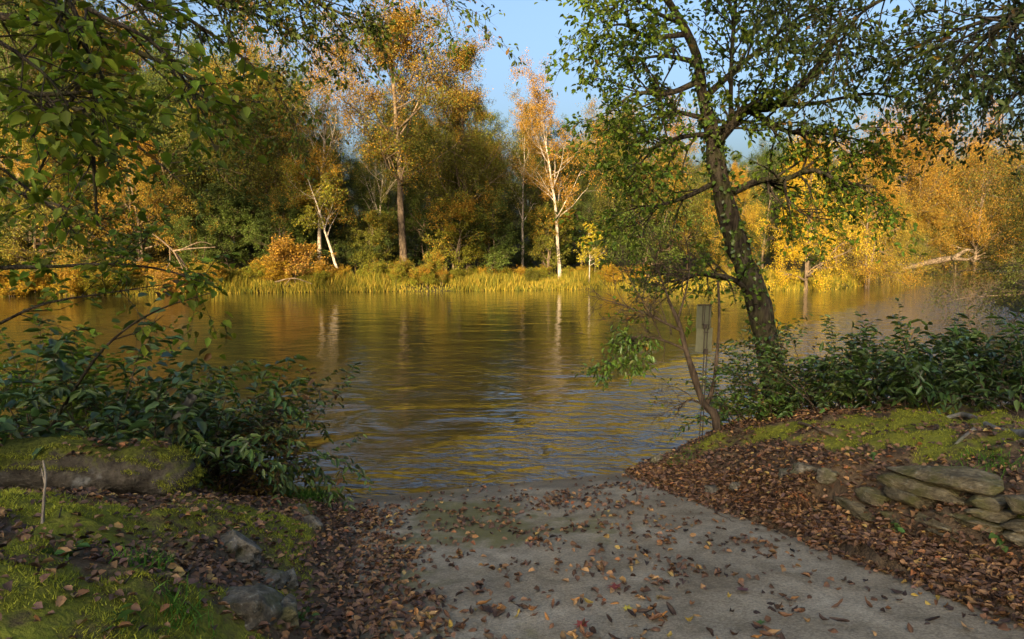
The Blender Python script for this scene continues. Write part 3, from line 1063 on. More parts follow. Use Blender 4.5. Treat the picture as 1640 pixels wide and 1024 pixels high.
# --- ivy-covered tree leaning over the river
T0 = on_ground(1240, 640, 9.25)
trunkP = spline([T0 - [0, 0, .2], T0 + [0, 0, .3], at(1216, 490, 9.2), at(1190, 420, 9.2), at(1166, 345, 9.15), at(1148, 265, 9.1), at(1141, 215, 9.1), at(1124, 150, 9.0), at(1116, 90, 8.9), at(1088, 30, 8.8), at(1052, -30, 8.7), at(1030, -120, 8.6)], 34)
trunkR = np.interp(np.linspace(0, 1, 34), [0, .12, .3, .5, .62, .8, 1], [.22, .17, .145, .11, .08, .055, .035])
limbs = [
    limb([(1141, 232, 9.1), (1165, 205, 9.0), (1195, 175, 8.9), (1245, 168, 8.7), (1300, 120, 8.4), (1350, 40, 8.2)], .10, .03),
    limb([(1160, 315, 9.15), (1215, 290, 9.0), (1256, 288, 8.8), (1300, 272, 8.6), (1345, 290, 8.4), (1400, 300, 8.2)], .055, .012),
    limb([(1256, 288, 8.8), (1262, 320, 8.7), (1290, 345, 8.6), (1330, 352, 8.5)], .022, .006),
    limb([(1150, 290, 9.1), (1100, 315, 8.9), (1050, 330, 8.7), (1010, 330, 8.6)], .04, .008),
    limb([(1207, 472, 9.2), (1170, 446, 9.0), (1120, 440, 8.9), (1075, 452, 8.8)], .045, .012),
    limb([(1120, 130, 9.0), (1070, 150, 8.8), (1020, 150, 8.6), (985, 170, 8.5)], .045, .008),
    limb([(1100, 55, 8.9), (1040, 60, 8.6), (1000, 40, 8.4), (965, 45, 8.3)], .04, .006),
    limb([(1118, 100, 9.0), (1060, 90, 9.6), (1000, 100, 10.0)], .04, .008),
    limb([(1141, 215, 9.1), (1090, 220, 8.8), (1040, 240, 8.5), (1010, 270, 8.3)], .04, .008),
    limb([(1125, 160, 9.0), (1180, 110, 9.3), (1240, 60, 9.5), (1300, 10, 9.6)], .05, .012),
    limb([(1195, 175, 8.9), (1260, 210, 8.8), (1330, 215, 8.7), (1400, 230, 8.6)], .04, .008),
    limb([(1060, -20, 8.7), (1120, -40, 8.3), (1200, -30, 8.0)], .04, .012),
    limb([(1245, 168, 8.7), (1310, 165, 8.5), (1390, 150, 8.3), (1450, 160, 8.1)], .035, .008),
    limb([(1128, 190, 9.0), (1080, 180, 9.4), (1030, 190, 9.7), (990, 220, 9.8)], .035, .008),
    limb([(1095, 40, 8.9), (1050, 20, 8.2), (1020, 0, 7.8), (990, -10, 7.6)], .03, .006),
    limb([(1170, 190, 9.0), (1172, 90, 8.9), (1178, 0, 8.8), (1176, -60, 8.8)], .03, .02),
]
ivyL = [(trunkP[5:22] + [0, -.05, 0], np.full(17, .012))]
rt, rng = near_tree('river_tree', 'tall leaning tree with dark ivy-clad trunk and green leaves at the right bank', T0, [(trunkP, trunkR)], limbs, 'leaf_soft', LEAFG, .10, 'bark_dark',
                    seed=11, k2=13, l2=.80, k3=5, l3=.36, m=6, leaf=.074, flat=.45, nparts=220)
# ivy on the trunk
ring = []
t_ = rng.uniform(.08, .72, 900)
f_ = t_ * 33
i_ = f_.astype(int)
tan_ = unit(trunkP[i_ + 1] - trunkP[i_])
c_ = trunkP[i_] + (trunkP[i_ + 1] - trunkP[i_]) * (f_ - i_)[:, None]
out_ = unit(np.cross(tan_, rng.normal(0, 1, tan_.shape)))
ivy = dict(pos=c_ + out_ * (np.interp(t_, np.linspace(0, 1, 34), trunkR) * 1.02)[:, None] + out_ * rng.uniform(0, .05, (900, 1)),
           dir=unit(out_ * .6 + rng.normal(0, .5, out_.shape) + [0, 0, -.6]), nrm=None, size=rng.uniform(.04, .08, 900), aut=rng.uniform(0, .6, 900))
n_ = unit(out_ + rng.normal(0, .3, out_.shape))
ivy['nrm'] = unit(n_ - ivy['dir'] * (n_ * ivy['dir']).sum(1)[:, None])
iv = new('ivy', leaf_mesh('ivy', ivy, .75, M['leaf_gloss'], T0, near=True), rt)
iv.color = (*LEAFD, .15)
iv['kind'] = 'stuff'

# --- tree outside the frame at the right whose boughs hang into the picture
B0 = np.array([9.2, 6.6, gz(9.2, 6.6)])
tp = spline([B0 - [0, 0, .2], B0 + [0, 0, 2], B0 + [-.3, .3, 4.2], B0 + [-.9, .6, 6.4]], 16)
limbs = [
    limb([(2080, 80, 6.9), (1800, 20, 7.2), (1640, 20, 7.4), (1500, 60, 7.6), (1400, 110, 7.8)], .04, .008),
    limb([(2080, 80, 6.9), (1800, 60, 7.6), (1660, 90, 7.9), (1560, 150, 8.1), (1490, 190, 8.2)], .06, .008),
    limb([(2000, -60, 7.0), (1700, -70, 7.0), (1500, -25, 7.2), (1400, 5, 7.4), (1350, 60, 7.5), (1335, 120, 7.5)], .035, .006),
    limb([(1900, -20, 6.5), (1700, 0, 6.2), (1600, 40, 6.0), (1530, 110, 5.9)], .05, .008),
    limb([(1900, 0, 7.5), (1720, 100, 7.8), (1630, 150, 7.9), (1580, 215, 8.0)], .04, .006),
    limb([(1700, -70, 7.0), (1450, -110, 7.3), (1300, -70, 7.6), (1255, 30, 7.7)], .035, .006),
]
near_tree('overhanging_tree', 'dark small-leaved boughs hanging from above over the right-hand bank', B0, [(tp, np.linspace(.26, .15, 16))], limbs, 'leaf_soft', (0.05, 0.072, 0.018), .12, 'bark_dark',
          seed=21, k2=11, l2=.75, k3=5, l3=.34, m=5, leaf=.068, flat=.4, trop=-.03, droop=.35, wid=.5, nparts=60)

# --- leafy tree outside the frame at the left, close to the camera
B0 = np.array([-5.6, 3.6, gz(-5.6, 3.6)])
tp = spline([B0 - [0, 0, .2], B0 + [0, 0, 1.8], B0 + [.1, .2, 3.2], B0 + [.4, .2, 5.0]], 16)
limbs = [
    limb([(-500, 60, 3.6), (-150, 110, 3.6), (0, 148, 3.6), (110, 150, 3.6), (190, 143, 3.65)], .03, .006),
    limb([(-450, -100, 3.6), (-100, -80, 3.7), (60, -20, 3.8), (140, 80, 3.9), (100, 190, 4.0), (58, 285, 4.0)], .03, .005),
    limb([(60, -60, 3.8), (120, 20, 3.9), (150, 120, 4.0), (148, 230, 4.0), (156, 362, 4.05)], .016, .008),
    limb([(150, 90, 4.0), (180, 170, 4.0), (188, 225, 4.0), (165, 278, 4.0)], .010, .005),
    limb([(-350, 330, 3.8), (-80, 420, 4.2), (60, 428, 4.4), (170, 423, 4.5), (260, 432, 4.6), (330, 455, 4.7)], .018, .004),
    limb([(-200, 560, 3.9), (-60, 545, 4.2), (60, 490, 4.4), (170, 470, 4.5), (270, 455, 4.6)], .014, .003),
    limb([(-400, -60, 3.4), (0, -50, 3.3), (150, 20, 3.3), (260, 80, 3.4), (330, 190, 3.5)], .02, .004),
    limb([(-300, 150, 3.2), (-60, 60, 3.0), (60, 110, 3.0), (110, 170, 3.0)], .015, .004),
    limb([(150, -80, 4.2), (240, 40, 4.3), (300, 160, 4.4), (345, 235, 4.5)], .014, .004),
    limb([(-300, 240, 3.9), (-50, 250, 4.1), (40, 300, 4.2), (100, 350, 4.3), (140, 400, 4.4)], .012, .003),
]
near_tree('leafy_tree', 'large-leaved green branches with bare hanging twigs reaching in over the left bank', B0, [(tp, np.linspace(.16, .09, 16))], limbs, 'leaf_soft', (0.14, 0.19, 0.018), .12, 'bark_dark',
          seed=31, k2=6.5, l2=.42, k3=3, l3=.2, m=4, leaf=.075, flat=.6, droop=.25, wid=.58, nparts=260, distich=True, lang=55)

# --- taller tree behind it, fine foliage against the sky
B0 = np.array([-11.0, 9.3, gz(-11.0, 9.3)])
tp = spline([B0 - [0, 0, .2], B0 + [.2, 0, 3], B0 + [.5, .2, 6], B0 + [1.2, .3, 9]], 16)
limbs = [
    limb([(-480, 60, 9.6), (-100, 20, 10), (120, 50, 10.2), (280, 110, 10.4), (380, 180, 10.5)], .09, .01),
    limb([(-450, -120, 9.6), (0, -70, 10), (220, -30, 10.2), (400, 20, 10.4), (540, 90, 10.5)], .09, .008),
    limb([(-300, -200, 9.6), (150, -140, 9.8), (400, -60, 10), (520, 10, 10.2), (600, 40, 10.2)], .08, .006),
    limb([(-480, 160, 9.7), (-150, 130, 10.2), (60, 150, 10.5), (200, 220, 10.7), (300, 300, 10.9)], .07, .008),
    limb([(-100, 0, 10), (100, -20, 10.6), (280, 20, 11), (420, 120, 11.2), (470, 190, 11.2)], .06, .008),
    limb([(-200, -140, 9.8), (100, -110, 9.4), (350, -60, 9.2), (450, 30, 9.2)], .05, .008),
    limb([(300, -100, 9.8), (560, -60, 9.8), (690, -25, 9.8), (728, 40, 9.8)], .03, .004),
    limb([(-480, 260, 9.7), (-180, 260, 10), (0, 300, 10.2), (120, 340, 10.4), (200, 390, 10.5)], .05, .006),
]
near_tree('river_edge_tree', 'fine green foliage of a taller tree hanging across the sky at the upper left', B0, [(tp, np.linspace(.24, .14, 16))], limbs, 'leaf_soft', (0.085, 0.115, 0.017), .18, 'bark_dark',
          seed=41, k2=6.5, l2=.95, k3=4, l3=.42, m=5, leaf=.085, flat=.45, trop=-.02, droop=.3, wid=.52, nparts=0)

# --- crooked little tree beside the marker board
B0 = on_ground(1148, 705, 8.05)
tP = spline([B0 - [0, 0, .1], B0 + [-.03, 0, .2], at(1126, 645, 8.1), at(1108, 590, 8.1), at(1098, 560, 8.1), at(1088, 520, 8.05), at(1070, 480, 8.0)], 16)
t2 = spline([at(1130, 652, 8.1), at(1142, 620, 8.15), at(1148, 570, 8.2), at(1152, 510, 8.25), at(1150, 450, 8.3)], 12)
limbs = [
    limb([(1090, 530, 8.05), (1050, 510, 7.95), (1000, 490, 7.9), (960, 478, 7.85)], .018, .004),
    limb([(1098, 560, 8.1), (1060, 545, 8.0), (1020, 540, 7.9), (985, 560, 7.85)], .016, .004),
    limb([(1075, 490, 8.0), (1060, 450, 8.0), (1050, 420, 8.0), (1060, 380, 8.0)], .014, .003),
    limb([(1085, 515, 8.05), (1100, 460, 8.1), (1105, 420, 8.1), (1095, 370, 8.1)], .014, .003),
    limb([(1128, 650, 8.1), (1105, 640, 8.0), (1085, 655, 7.95), (1080, 652, 7.95)], .016, .005, 8),
    limb([(1060, 545, 8.0), (1040, 500, 7.9), (1010, 450, 7.9), (1000, 420, 7.9)], .010, .003),
]
rt, rng = near_tree('crooked_sapling', 'small crooked tree with bare twigs beside the narrow marker board', B0, [(tP, np.linspace(.055, .02, 16)), (t2, np.linspace(.03, .012, 12))], limbs, 'leaf_soft', LEAFG, .3, 'bark_twig',
                    seed=51, k2=22, l2=.5, k3=5, l3=.26, m=3, leaf=.06, flat=.5, bare=.95, wob=.22, nparts=0)
clump = [limb([(1045, 520, 7.85), (1015, 540, 7.8), (985, 570, 7.75), (965, 600, 7.75)], .008, .003), limb([(1050, 530, 7.9), (1030, 560, 7.85), (1010, 590, 7.8)], .008, .003)]
L, tw = foliate(rng, clump, 26, .22, 3, .12, 4, .075, flat=.6, droop=.35)
new('twigs', tw.mesh('twigs', M['bark_twig'], off=B0), rt)
cl = new('leaf_spray', leaf_mesh('leaf_spray', L, .42, M['leaf_gloss'], B0, near=True), rt)
cl.color = (0.09, 0.15, 0.02, .08)
cl['kind'] = 'stuff'


# --- shrubs
def shrub(name, label, base, seed, nst, ln, rad, leaf, m, mat, color, aut, wid=.36, bias=(0, 0, 0), trop=-.09, up=1.0, side=3, nparts=0, distich=True, droop=.35, group=None, st_r=.008):
    rng = np.random.default_rng(seed)
    base = np.asarray(base, float)
    root = thing(name, label, 'shrub', base, group)
    S = np.tile(base, (nst, 1)) + np.c_[rng.normal(0, rad, (nst, 2)), np.zeros(nst)]
    S[:, 2] = height(S[:, 0], S[:, 1]) - .05
    D = np.c_[rng.normal(0, .55, (nst, 2)), np.full(nst, up)] + np.asarray(bias) * rng.uniform(0, 1, (nst, 1))
    P, R = grow(rng, S, D, ln * rng.uniform(.55, 1.2, nst), st_r, 10, .07, trop, .7)
    tw = Acc()
    tw.tubes(P, R, 5)
    A = [leaves_on(rng, P[:, 3:], m, leaf, .006, .55, distich=distich, droop=droop, t0=.0, ang=52, autp=rng.uniform(0, 1, nst))]
    if side:
        S2, D2, L2, R2, _, _ = spawn(rng, P, R, side, .3, .95, 42, 12, .38, .6)
        P2, R2 = grow(rng, S2, D2, L2, R2, 6, .08, trop, .7)
        tw.tubes(P2, R2, 3)
        A.append(leaves_on(rng, P2, m, leaf * .9, .006, .55, distich=distich, droop=droop, t0=.12, ang=52, autp=rng.uniform(0, 1, len(P2))))
    ho = new('stems', tw.mesh('stems', M['bark_twig'], off=base), root)
    dress(root, cat(*A), mat, wid, color, aut, nparts, holder=ho)
    return root


def gp(px, Y):
    x = at(px, 600, Y)[0]
    return np.array([x, Y, gz(x, Y)])


shrub('evergreen_shrub', 'glossy dark evergreen shrub behind the mossy log, its leaves drooping in rows', gp(230, 6.4), 61, 30, 1.35, .3, .125, 13, 'leaf_gloss', LAUREL, .10, nparts=120)
shrub('evergreen_shrub', 'arching evergreen shrub leaning over the water at the end of the log', gp(330, 6.5), 62, 34, 1.3, .18, .10, 13, 'leaf_gloss', (0.07, 0.11, 0.02), .22, bias=(.9, .2, 0), nparts=110)
shrub('evergreen_shrub', 'broad-leaved dark shrub above the left end of the mossy log', gp(50, 5.7), 63, 24, 1.5, .35, .14, 9, 'leaf_gloss', (0.055, 0.10, 0.03), .08, wid=.5, nparts=110)
shrub('evergreen_shrub', 'green shrub with upright stems between the log and the river', gp(140, 6.9), 64, 32, 1.6, .35, .11, 11, 'leaf_soft', LEAFG, .15, wid=.42, nparts=60)
shrub('evergreen_shrub', 'leafy shrub at the water beyond the log shrubs', gp(30, 8.0), 65, 26, 1.3, .5, .11, 10, 'leaf_soft', (0.06, 0.10, 0.02), .12, wid=.45, nparts=0)
shrub('twiggy_shrub', 'thin brown-leaved bush dipping toward the water at the log end', gp(360, 6.6), 66, 34, .8, .15, .075, 9, 'leaf_soft', (0.07, 0.07, 0.02), .55, bias=(.7, 0, 0), wid=.35, st_r=.006)

shrub('laurel_shrub', 'dense dark green shrub round the foot of the ivy-clad tree', gp(1270, 8.5), 71, 46, 1.25, .32, .085, 13, 'leaf_gloss', (0.06, 0.10, 0.018), .12, wid=.42, nparts=120, trop=-.05)
shrub('laurel_shrub', 'blue-green glossy shrub on the right bank above the mossy stones', gp(1400, 8.0), 72, 40, 1.05, .35, .105, 12, 'leaf_gloss', LAUREL, .05, wid=.38, nparts=110, trop=-.07)
shrub('laurel_shrub', 'glossy broad shrub with drooping leaf rows at the right edge of the bank', gp(1530, 7.6), 73, 44, 1.15, .4, .12, 12, 'leaf_gloss', LAUREL, .05, wid=.36, nparts=120, trop=-.09)
shrub('laurel_shrub', 'dark shrub beside the grey exposed root on the right bank', gp(1640, 7.4), 74, 40, 1.1, .4, .115, 11, 'leaf_gloss', (0.05, 0.09, 0.02), .05, wid=.38, nparts=90, trop=-.08)
shrub('laurel_shrub', 'low leafy shrub between the marker board and the ivy-clad tree', gp(1195, 8.5), 75, 26, .75, .22, .08, 11, 'leaf_gloss', (0.07, 0.12, 0.02), .12, wid=.42, nparts=60)
shrub('laurel_shrub', 'loose shrub over the water behind the right bank', gp(1470, 9.3), 76, 34, 1.25, .5, .09, 11, 'leaf_soft', (0.06, 0.10, 0.02), .1, wid=.4, trop=-.05)

# --- willow-like tree on the near bank upstream
k = tree_kind('willow', 901, 7.5, .22, k1=44, k2=8, k3=6, m=26, t0=.05, ang=70, ln=.55, trop=-.04, trop2=-.10, leaf=.10, spread=.14, droop=.5, stems=3, wid=.34, bark='bark_brown', shp=lambda t: np.clip(1.2 - .7 * t, .3, 1.2))
K['willow'] = [k]
for (x, y, h_, c_, lab) in ((18.3, 20.6, 6.0, (0.085, 0.095, 0.018), 'olive willow-like tree spilling over the water at the right edge'),
                            (22.5, 26.5, 7.2, (0.10, 0.10, 0.018), 'olive-gold tree behind the willow-like one upstream')):
    place_tree('willow', 0, 0, 0, 0, 'willow_tree', lab, c_, .25, xy=(x, y), hh=h_, wide=1.0)

# ------------------------------------------------------------------ stones, wall, log
import bmesh
from mathutils import noise as mnoise


def rock_mesh(name, seed, sx, sy, sz, p=3.0, rough=.12, subd=3, mat='rock', freq=1.6, facets=11):
    bm = bmesh.new()
    bmesh.ops.create_icosphere(bm, subdivisions=subd, radius=1)
    o = Vector((seed * 7.3, seed * 3.1, seed * 1.7))
    pr_ = random.Random(int(seed * 100))
    planes = [(Vector((pr_.gauss(0, 1), pr_.gauss(0, 1), pr_.gauss(0, .8))).normalized(), pr_.uniform(.72, .98)) for _ in range(facets)]
    for v in bm.verts:
        n = v.co.normalized()
        r = (abs(n.x) ** p + abs(n.y) ** p + abs(n.z) ** p) ** (-1 / p)
        k = 1 + rough * mnoise.noise(n * freq + o) * 1.6 + rough * .6 * mnoise.noise(n * freq * 2.7 + o) + rough * .3 * mnoise.noise(n * freq * 6 + o)
        q = n * r * k
        for (pn_, po_) in planes:
            e_ = q.dot(pn_) - po_
            if e_ > 0:
                q = q - pn_ * (e_ * .93)
        q = q * (1 + .045 * mnoise.noise(n * 7 + o) + .03 * mnoise.noise(n * 16 + o))
        v.co = Vector((q.x * sx, q.y * sy, q.z * sz))
    me = bpy.data.meshes.new(name)
    bm.to_mesh(me)
    bm.free()
    me.polygons.foreach_set('use_smooth', np.ones(len(me.polygons), bool))
    me.materials.append(M[mat])
    return me


def on_wall(px, py, off):
    d = ray(px, py)
    t = (RW + off + RA[0] * RDIR[0] + RA[1] * RDIR[1]) / (d[0] * RDIR[0] + d[1] * RDIR[1])
    return np.array([0, 0, CAMZ]) + d * t


WALL = [  # left end, right end (photo pixels), thickness, setback, depth
    (1412, 753, 1590, 790, 19, .62, .30), (1402, 761, 1540, 808, 22, .58, .26), (1538, 802, 1592, 812, 15, .60, .22), (1405, 785, 1482, 813, 21, .53, .22),
    (1541, 817, 1606, 830, 16, .58, .22), (1480, 817, 1600, 849, 23, .55, .26), (1362, 789, 1426, 817, 21, .50, .22), (1425, 815, 1550, 858, 18, .50, .26),
    (1328, 797, 1408, 840, 16, .42, .16), (1406, 823, 1465, 846, 16, .47, .20), (1408, 838, 1462, 858, 14, .44, .20), (1463, 842, 1540, 867, 14, .46, .20),
    (1604, 799, 1668, 834, 24, .60, .24), (1606, 835, 1668, 858, 16, .57, .24), (1603, 850, 1668, 876, 18, .54, .24), (1286, 815, 1334, 838, 16, .36, .14)]
p0 = on_wall(1480, 850, .5)
wall = thing('dry_stone_wall', 'low dry wall of flat tilted stones on the bank beside the ramp', 'stone wall', (p0[0], p0[1], gz(p0[0], p0[1])))
for i, (xa, ya, xb, yb, th, off, dep) in enumerate(WALL):
    a, b = on_wall(xa, ya, off), on_wall(xb, yb, off)
    c = (a + b) / 2
    ln = np.linalg.norm(b - a)
    tk = th / F * c[1] * 1.05
    me = rock_mesh('stone', 3 + i * 1.37, ln / 2 * 1.04, dep * .6, tk / 2 * 1.12, 6.0, .13, 4, 'slab', 2.3)
    o = new('stone', me, wall)
    ax = unit(b - a)
    nr = np.array([RDIR[0], RDIR[1], 0.0])
    nr = unit(nr - ax * (nr @ ax))
    up = np.cross(nr, ax) * -1
    if up[2] < 0:
        up = -up
    tilt = .10 if i == 0 else random.Random(i).uniform(-.08, .06)
    up = unit(up + nr * -tilt)
    nr = unit(nr - up * (nr @ up))
    ax = np.cross(nr, up)
    c = c + nr * dep * .45
    mt = Matrix.Identity(4)
    for r in range(3):
        mt[r][0], mt[r][1], mt[r][2], mt[r][3] = ax[r], nr[r], up[r], c[r] - wall.location[r]
    o.matrix_local = mt

ROCKS = [  # sizes in metres
    # px, py, Y guess ground, size x,y,z, rot, label
    (378, 880, .165, .085, .07, -.75, 'long slanting grey stone among moss beside the ramp litter'),
    (398, 978, .155, .14, .09, .3, 'broad flat grey rock with an orange leaf, biggest of the left-hand stones'),
    (437, 935, .055, .10, .05, -.3, 'narrow upright grey stone wedged behind the broad flat rock'),
    (452, 990, .07, .10, .06, .2, 'lichen-spotted stone between the broad flat rock and the moss'),
    (461, 938, .06, .06, .05, .5, 'small rounded grey stone at the moss edge of the litter'),
    (392, 908, .07, .05, .04, .1, 'small pale stone under the long slanting grey stone'),
    (499, 841, .085, .06, .05, -.1, 'flat pale stone at the ramp corner beside the litter'),
    (481, 822, .06, .09, .05, .4, 'mossy stone tucked behind the flat pale corner stone'),
    (420, 925, .05, .05, .04, .9, 'little lichened stone just behind the broad flat rock'),
    (1052, 742, .075, .06, .07, .2, 'pale stone at the water end of the right bank'),
    (1290, 755, .10, .06, .05, -.4, 'whitish stone half buried in leaf litter above the ramp edge'),
    (1145, 790, .08, .05, .04, .3, 'grey stone in the leaf litter at the right ramp edge'),
    (1258, 762, .07, .05, .045, .8, 'brown stone beside the whitish half-buried stone'),
    (1180, 783, .06, .05, .04, .1, 'small stone in litter between two larger ones up the right bank'),
    (1325, 765, .09, .05, .05, .1, 'dull brown stone on the slope left of the dry wall'),
]


def ground_hit(px, py):
    d = ray(px, py)
    t = np.linspace(1.5, 14, 900)
    p = np.array([0, 0, CAMZ])[None] + d[None] * t[:, None]
    h = height(p[:, 0], p[:, 1], ramp_cut=False)
    i = int(np.argmax(p[:, 2] < h))
    return p[i]


for i, (px, py, sx, sy, sz, rz, lab) in enumerate(ROCKS):
    p = ground_hit(px, py)
    o = new('rock', rock_mesh('rock', 40 + i * 2.1, sx * 1.25, sy * 1.25, sz * 1.3, 3.4, .30, 4, 'rock'), None, (p[0], p[1], p[2] + sz * .1))
    o.rotation_euler = (random.Random(i).uniform(-.25, .25), random.Random(i + 9).uniform(-.25, .25), rz)
    tag(o, lab, 'rock')


def mat_log():
    k = NT('mossy_log_bark')
    P = k.pos()
    n1 = k.noise(9, 6, P, .65)
    n2 = k.noise(40, 4, P, .6)
    n3 = k.noise(3.2, 4, P, .6)
    c = k.ramp(n1, [(.3, (0.025, 0.02, 0.014)), (.55, (0.09, 0.075, 0.055)), (.75, (0.19, 0.17, 0.14))])
    c = k.mix(k.math('MULTIPLY', k.step(n3, .56, .66), .7), c, (0.24, 0.235, 0.21))
    nz = k.n('ShaderNodeSeparateXYZ', Vector=k.n('ShaderNodeNewGeometry').outputs['Normal']).outputs[2]
    f = k.step(k.math('ADD', nz, k.math('MULTIPLY', k.math('SUBTRACT', n1, .5), 1.9)), .45, .8)
    c = k.mix(f, c, k.ramp(n2, [(.3, (0.045, 0.05, 0.01)), (.7, (0.13, 0.135, 0.02))]))
    return k.finish(k.pbsdf(c, .95, k.bump(k.math('ADD', n1, k.math('MULTIPLY', n2, .5)), .05), spec=.1))


M['log'] = mat_log()
lp = spline([at(-120, 748, 5.0), at(0, 752, 5.05), at(100, 752, 5.1), at(200, 756, 5.15), at(262, 768, 5.2), at(300, 792, 5.2)], 46)
lr = np.interp(np.linspace(0, 1, 46), [0, .3, .7, .9, .97, 1], [.20, .24, .25, .22, .15, .02])
sd = 18
th = np.arange(sd) * 2 * np.pi / sd
t = unit(np.gradient(lp, axis=0))
a = unit(np.cross(t, [0, 0, 1.0]))
b = np.cross(a, t)
LV = []
for i in range(46):
    for j in range(sd):
        d = a[i] * math.cos(th[j]) + b[i] * math.sin(th[j])
        k_ = 1 + .34 * mnoise.noise(Vector(lp[i] * 2.6 + d * 1.1)) + .16 * mnoise.noise(Vector(lp[i] * 7 + d * 2.5)) - .18 * max(0, -d[2]) * (1 + mnoise.noise(Vector(lp[i] * 4)))
        LV.append(lp[i] + d * lr[i] * k_)
LV = np.array(LV)
ii = np.arange(46 * sd).reshape(46, sd)
i2 = np.roll(ii, -1, axis=1)
LQ = np.stack([ii[:-1], ii[1:], i2[1:], i2[:-1]], -1).reshape(-1, 4)
log = thing('fallen_log', 'thick moss-topped fallen log lying on the left bank', 'log', lp[25] - [0, 0, .2])
new('bark', build_mesh('bark', LV - np.array(log.location), LQ, smooth=True, mat=M['log']), log)


# ------------------------------------------------------------------ moss, litter, grass
def blades(rng, pos, hgt, wid, lean=.5):
    n = len(pos)
    az = rng.uniform(0, 2 * np.pi, n)
    s = np.c_[np.cos(az), np.sin(az), np.zeros(n)]
    tip = unit(np.c_[rng.normal(0, lean, (n, 2)), np.ones(n)]) * hgt[:, None]
    V = np.stack([pos - s * wid[:, None], pos + s * wid[:, None], pos + tip], 1).reshape(-1, 3)
    return V, np.arange(n * 3).reshape(-1, 3)


rng = np.random.default_rng(77)
x = np.concatenate([rng.uniform(-4.2, -.6, 230000), rng.uniform(1.8, 6.2, 170000)])
y = np.concatenate([rng.uniform(2.0, 7.0, 230000), rng.uniform(3.0, 8.6, 170000)])
mm = moss_mask(x, y)
n_ = fbm(x * 7, y * 7, 61, 2)
keep = rng.uniform(0, 1, len(x)) < sstep(.35, .75, mm) * sstep(.36, .58, n_)
px_, py_, _d = topix(np.c_[x, y, height(x, y)])
keep &= (px_ > -60) & (px_ < 1700) & (py_ < 1080)
x, y = x[keep], y[keep]
z = height(x, y)
pos = np.c_[x, y, z - .004]
V, T = blades(rng, pos, rng.uniform(.012, .036, len(x)), rng.uniform(.002, .0045, len(x)), .8)
tag(new('moss', build_mesh('moss', V, T=T, mat=M['moss'])), 'yellow-green moss cushions covering both banks beside the ramp', 'moss', kind='stuff')
# moss fronds on the log
sel = LV.reshape(46, sd, 3)
nn = []
for i in range(46):
    for j in range(sd):
        if math.sin(th[j]) > .25:
            nn.append(LV[i * sd + j])
nn = np.array(nn)
src = nn[rng.integers(0, len(nn), 30000)]
src = src[fbm(src[:, 0] * 4, src[:, 2] * 14, 91, 3) > .54]
src = np.resize(src, (9000, 3)) + rng.normal(0, .025, (9000, 3)) * [1, 1, .3]
V, T = blades(rng, src - np.array(log.location), rng.uniform(.012, .03, 9000), rng.uniform(.002, .004, 9000), .8)
tag(new('moss', build_mesh('log_moss', V, T=T, mat=M['moss']), log), kind='stuff')


def litter_leaves(rng, x, y, z, smin, smax, tilt=.45):
    n = len(x)
    az = rng.uniform(0, 2 * np.pi, n)
    d = np.c_[np.cos(az), np.sin(az), rng.normal(0, .25, n)]
    d = unit(d)
    nr = unit(np.c_[rng.normal(0, tilt, (n, 2)), np.ones(n)])
    nr = unit(nr - d * (nr * d).sum(1)[:, None])
    return dict(pos=np.c_[x, y, z + rng.uniform(.004, .028, n)], dir=d, nrm=nr, size=rng.uniform(smin, smax, n), aut=np.zeros(n))


def litter_density(x, y):
    u, v = ramp_uv(x, y)
    off = np.maximum(-u, u - RW)
    m = moss_mask(x, y)
    d = np.where(off > 0, np.clip(1.0 - .95 * m, 0.10, 1), 0)
    d = d * np.where((u > RW) & (off < .9), 1, np.where(u > RW, .75, 1))
    d = d * sstep(.0, .3, v + .5)
    # drift spilling over the left ramp edge
    drift = (u > 0) & (u < .62)
    d = np.where(drift, np.clip(1.15 - u / (.36 + .3 * vnoise(v * 1.7, v * 0, 3)), 0, 1) * sstep(.1, .8, v), d)
    drift2 = (u < RW) & (u > RW - .14)
    d = np.where(drift2, .55 * sstep(.2, .5, v) * vnoise(v * 3, v * 0, 9), d)
    return d


def surf(x, y):
    u, v = ramp_uv(x, y)
    inr = (u > 0) & (u < RW)
    rz_ = v * RSLOPE + (fbm(u * 1.2, v * 1.2, 14) - .5) * .03 * sstep(.2, .8, v)
    return np.where(inr, rz_, height(x, y, ramp_cut=True))


x = rng.uniform(-3.6, 4.6, 95000)
y = rng.uniform(2.1, 8.6, 95000)
x[70000:], y[70000:] = (RA[0] + RDIR[0] * (RW + rng.uniform(-.1, .5, 25000)) + RUP[0] * (_v := rng.uniform(0, 6, 25000))), (RA[1] + RDIR[1] * (RW + rng.uniform(0, 0, 1)) + RUP[1] * _v)
px_, py_, dd_ = topix(np.c_[x, y, surf(x, y)])
keep = (rng.uniform(0, 1, len(x)) < litter_density(x, y) * .75) & (px_ > -40) & (px_ < 1690) & (py_ < 1070) & (surf(x, y) > .02)
x, y = x[keep], y[keep]
L = litter_leaves(rng, x, y, surf(x, y), .028, .062)
lt = nn[rng.integers(0, len(nn), 700)]
lt = lt[(lt[:, 2] > np.quantile(nn[:, 2], .5)) & (fbm(lt[:, 0] * 2.2, lt[:, 1] * 5, 97, 2) > .5)]
L = cat(L, litter_leaves(rng, lt[:, 0], lt[:, 1], lt[:, 2] + .01, .03, .06))
lm = leaf_mesh('leaf_litter', L, .62, M['fallen_many'], near=True, fold=.22)
tag(new('leaf_litter', lm), 'drifts of brown fallen leaves along both edges of the ramp', 'leaf litter', kind='stuff')


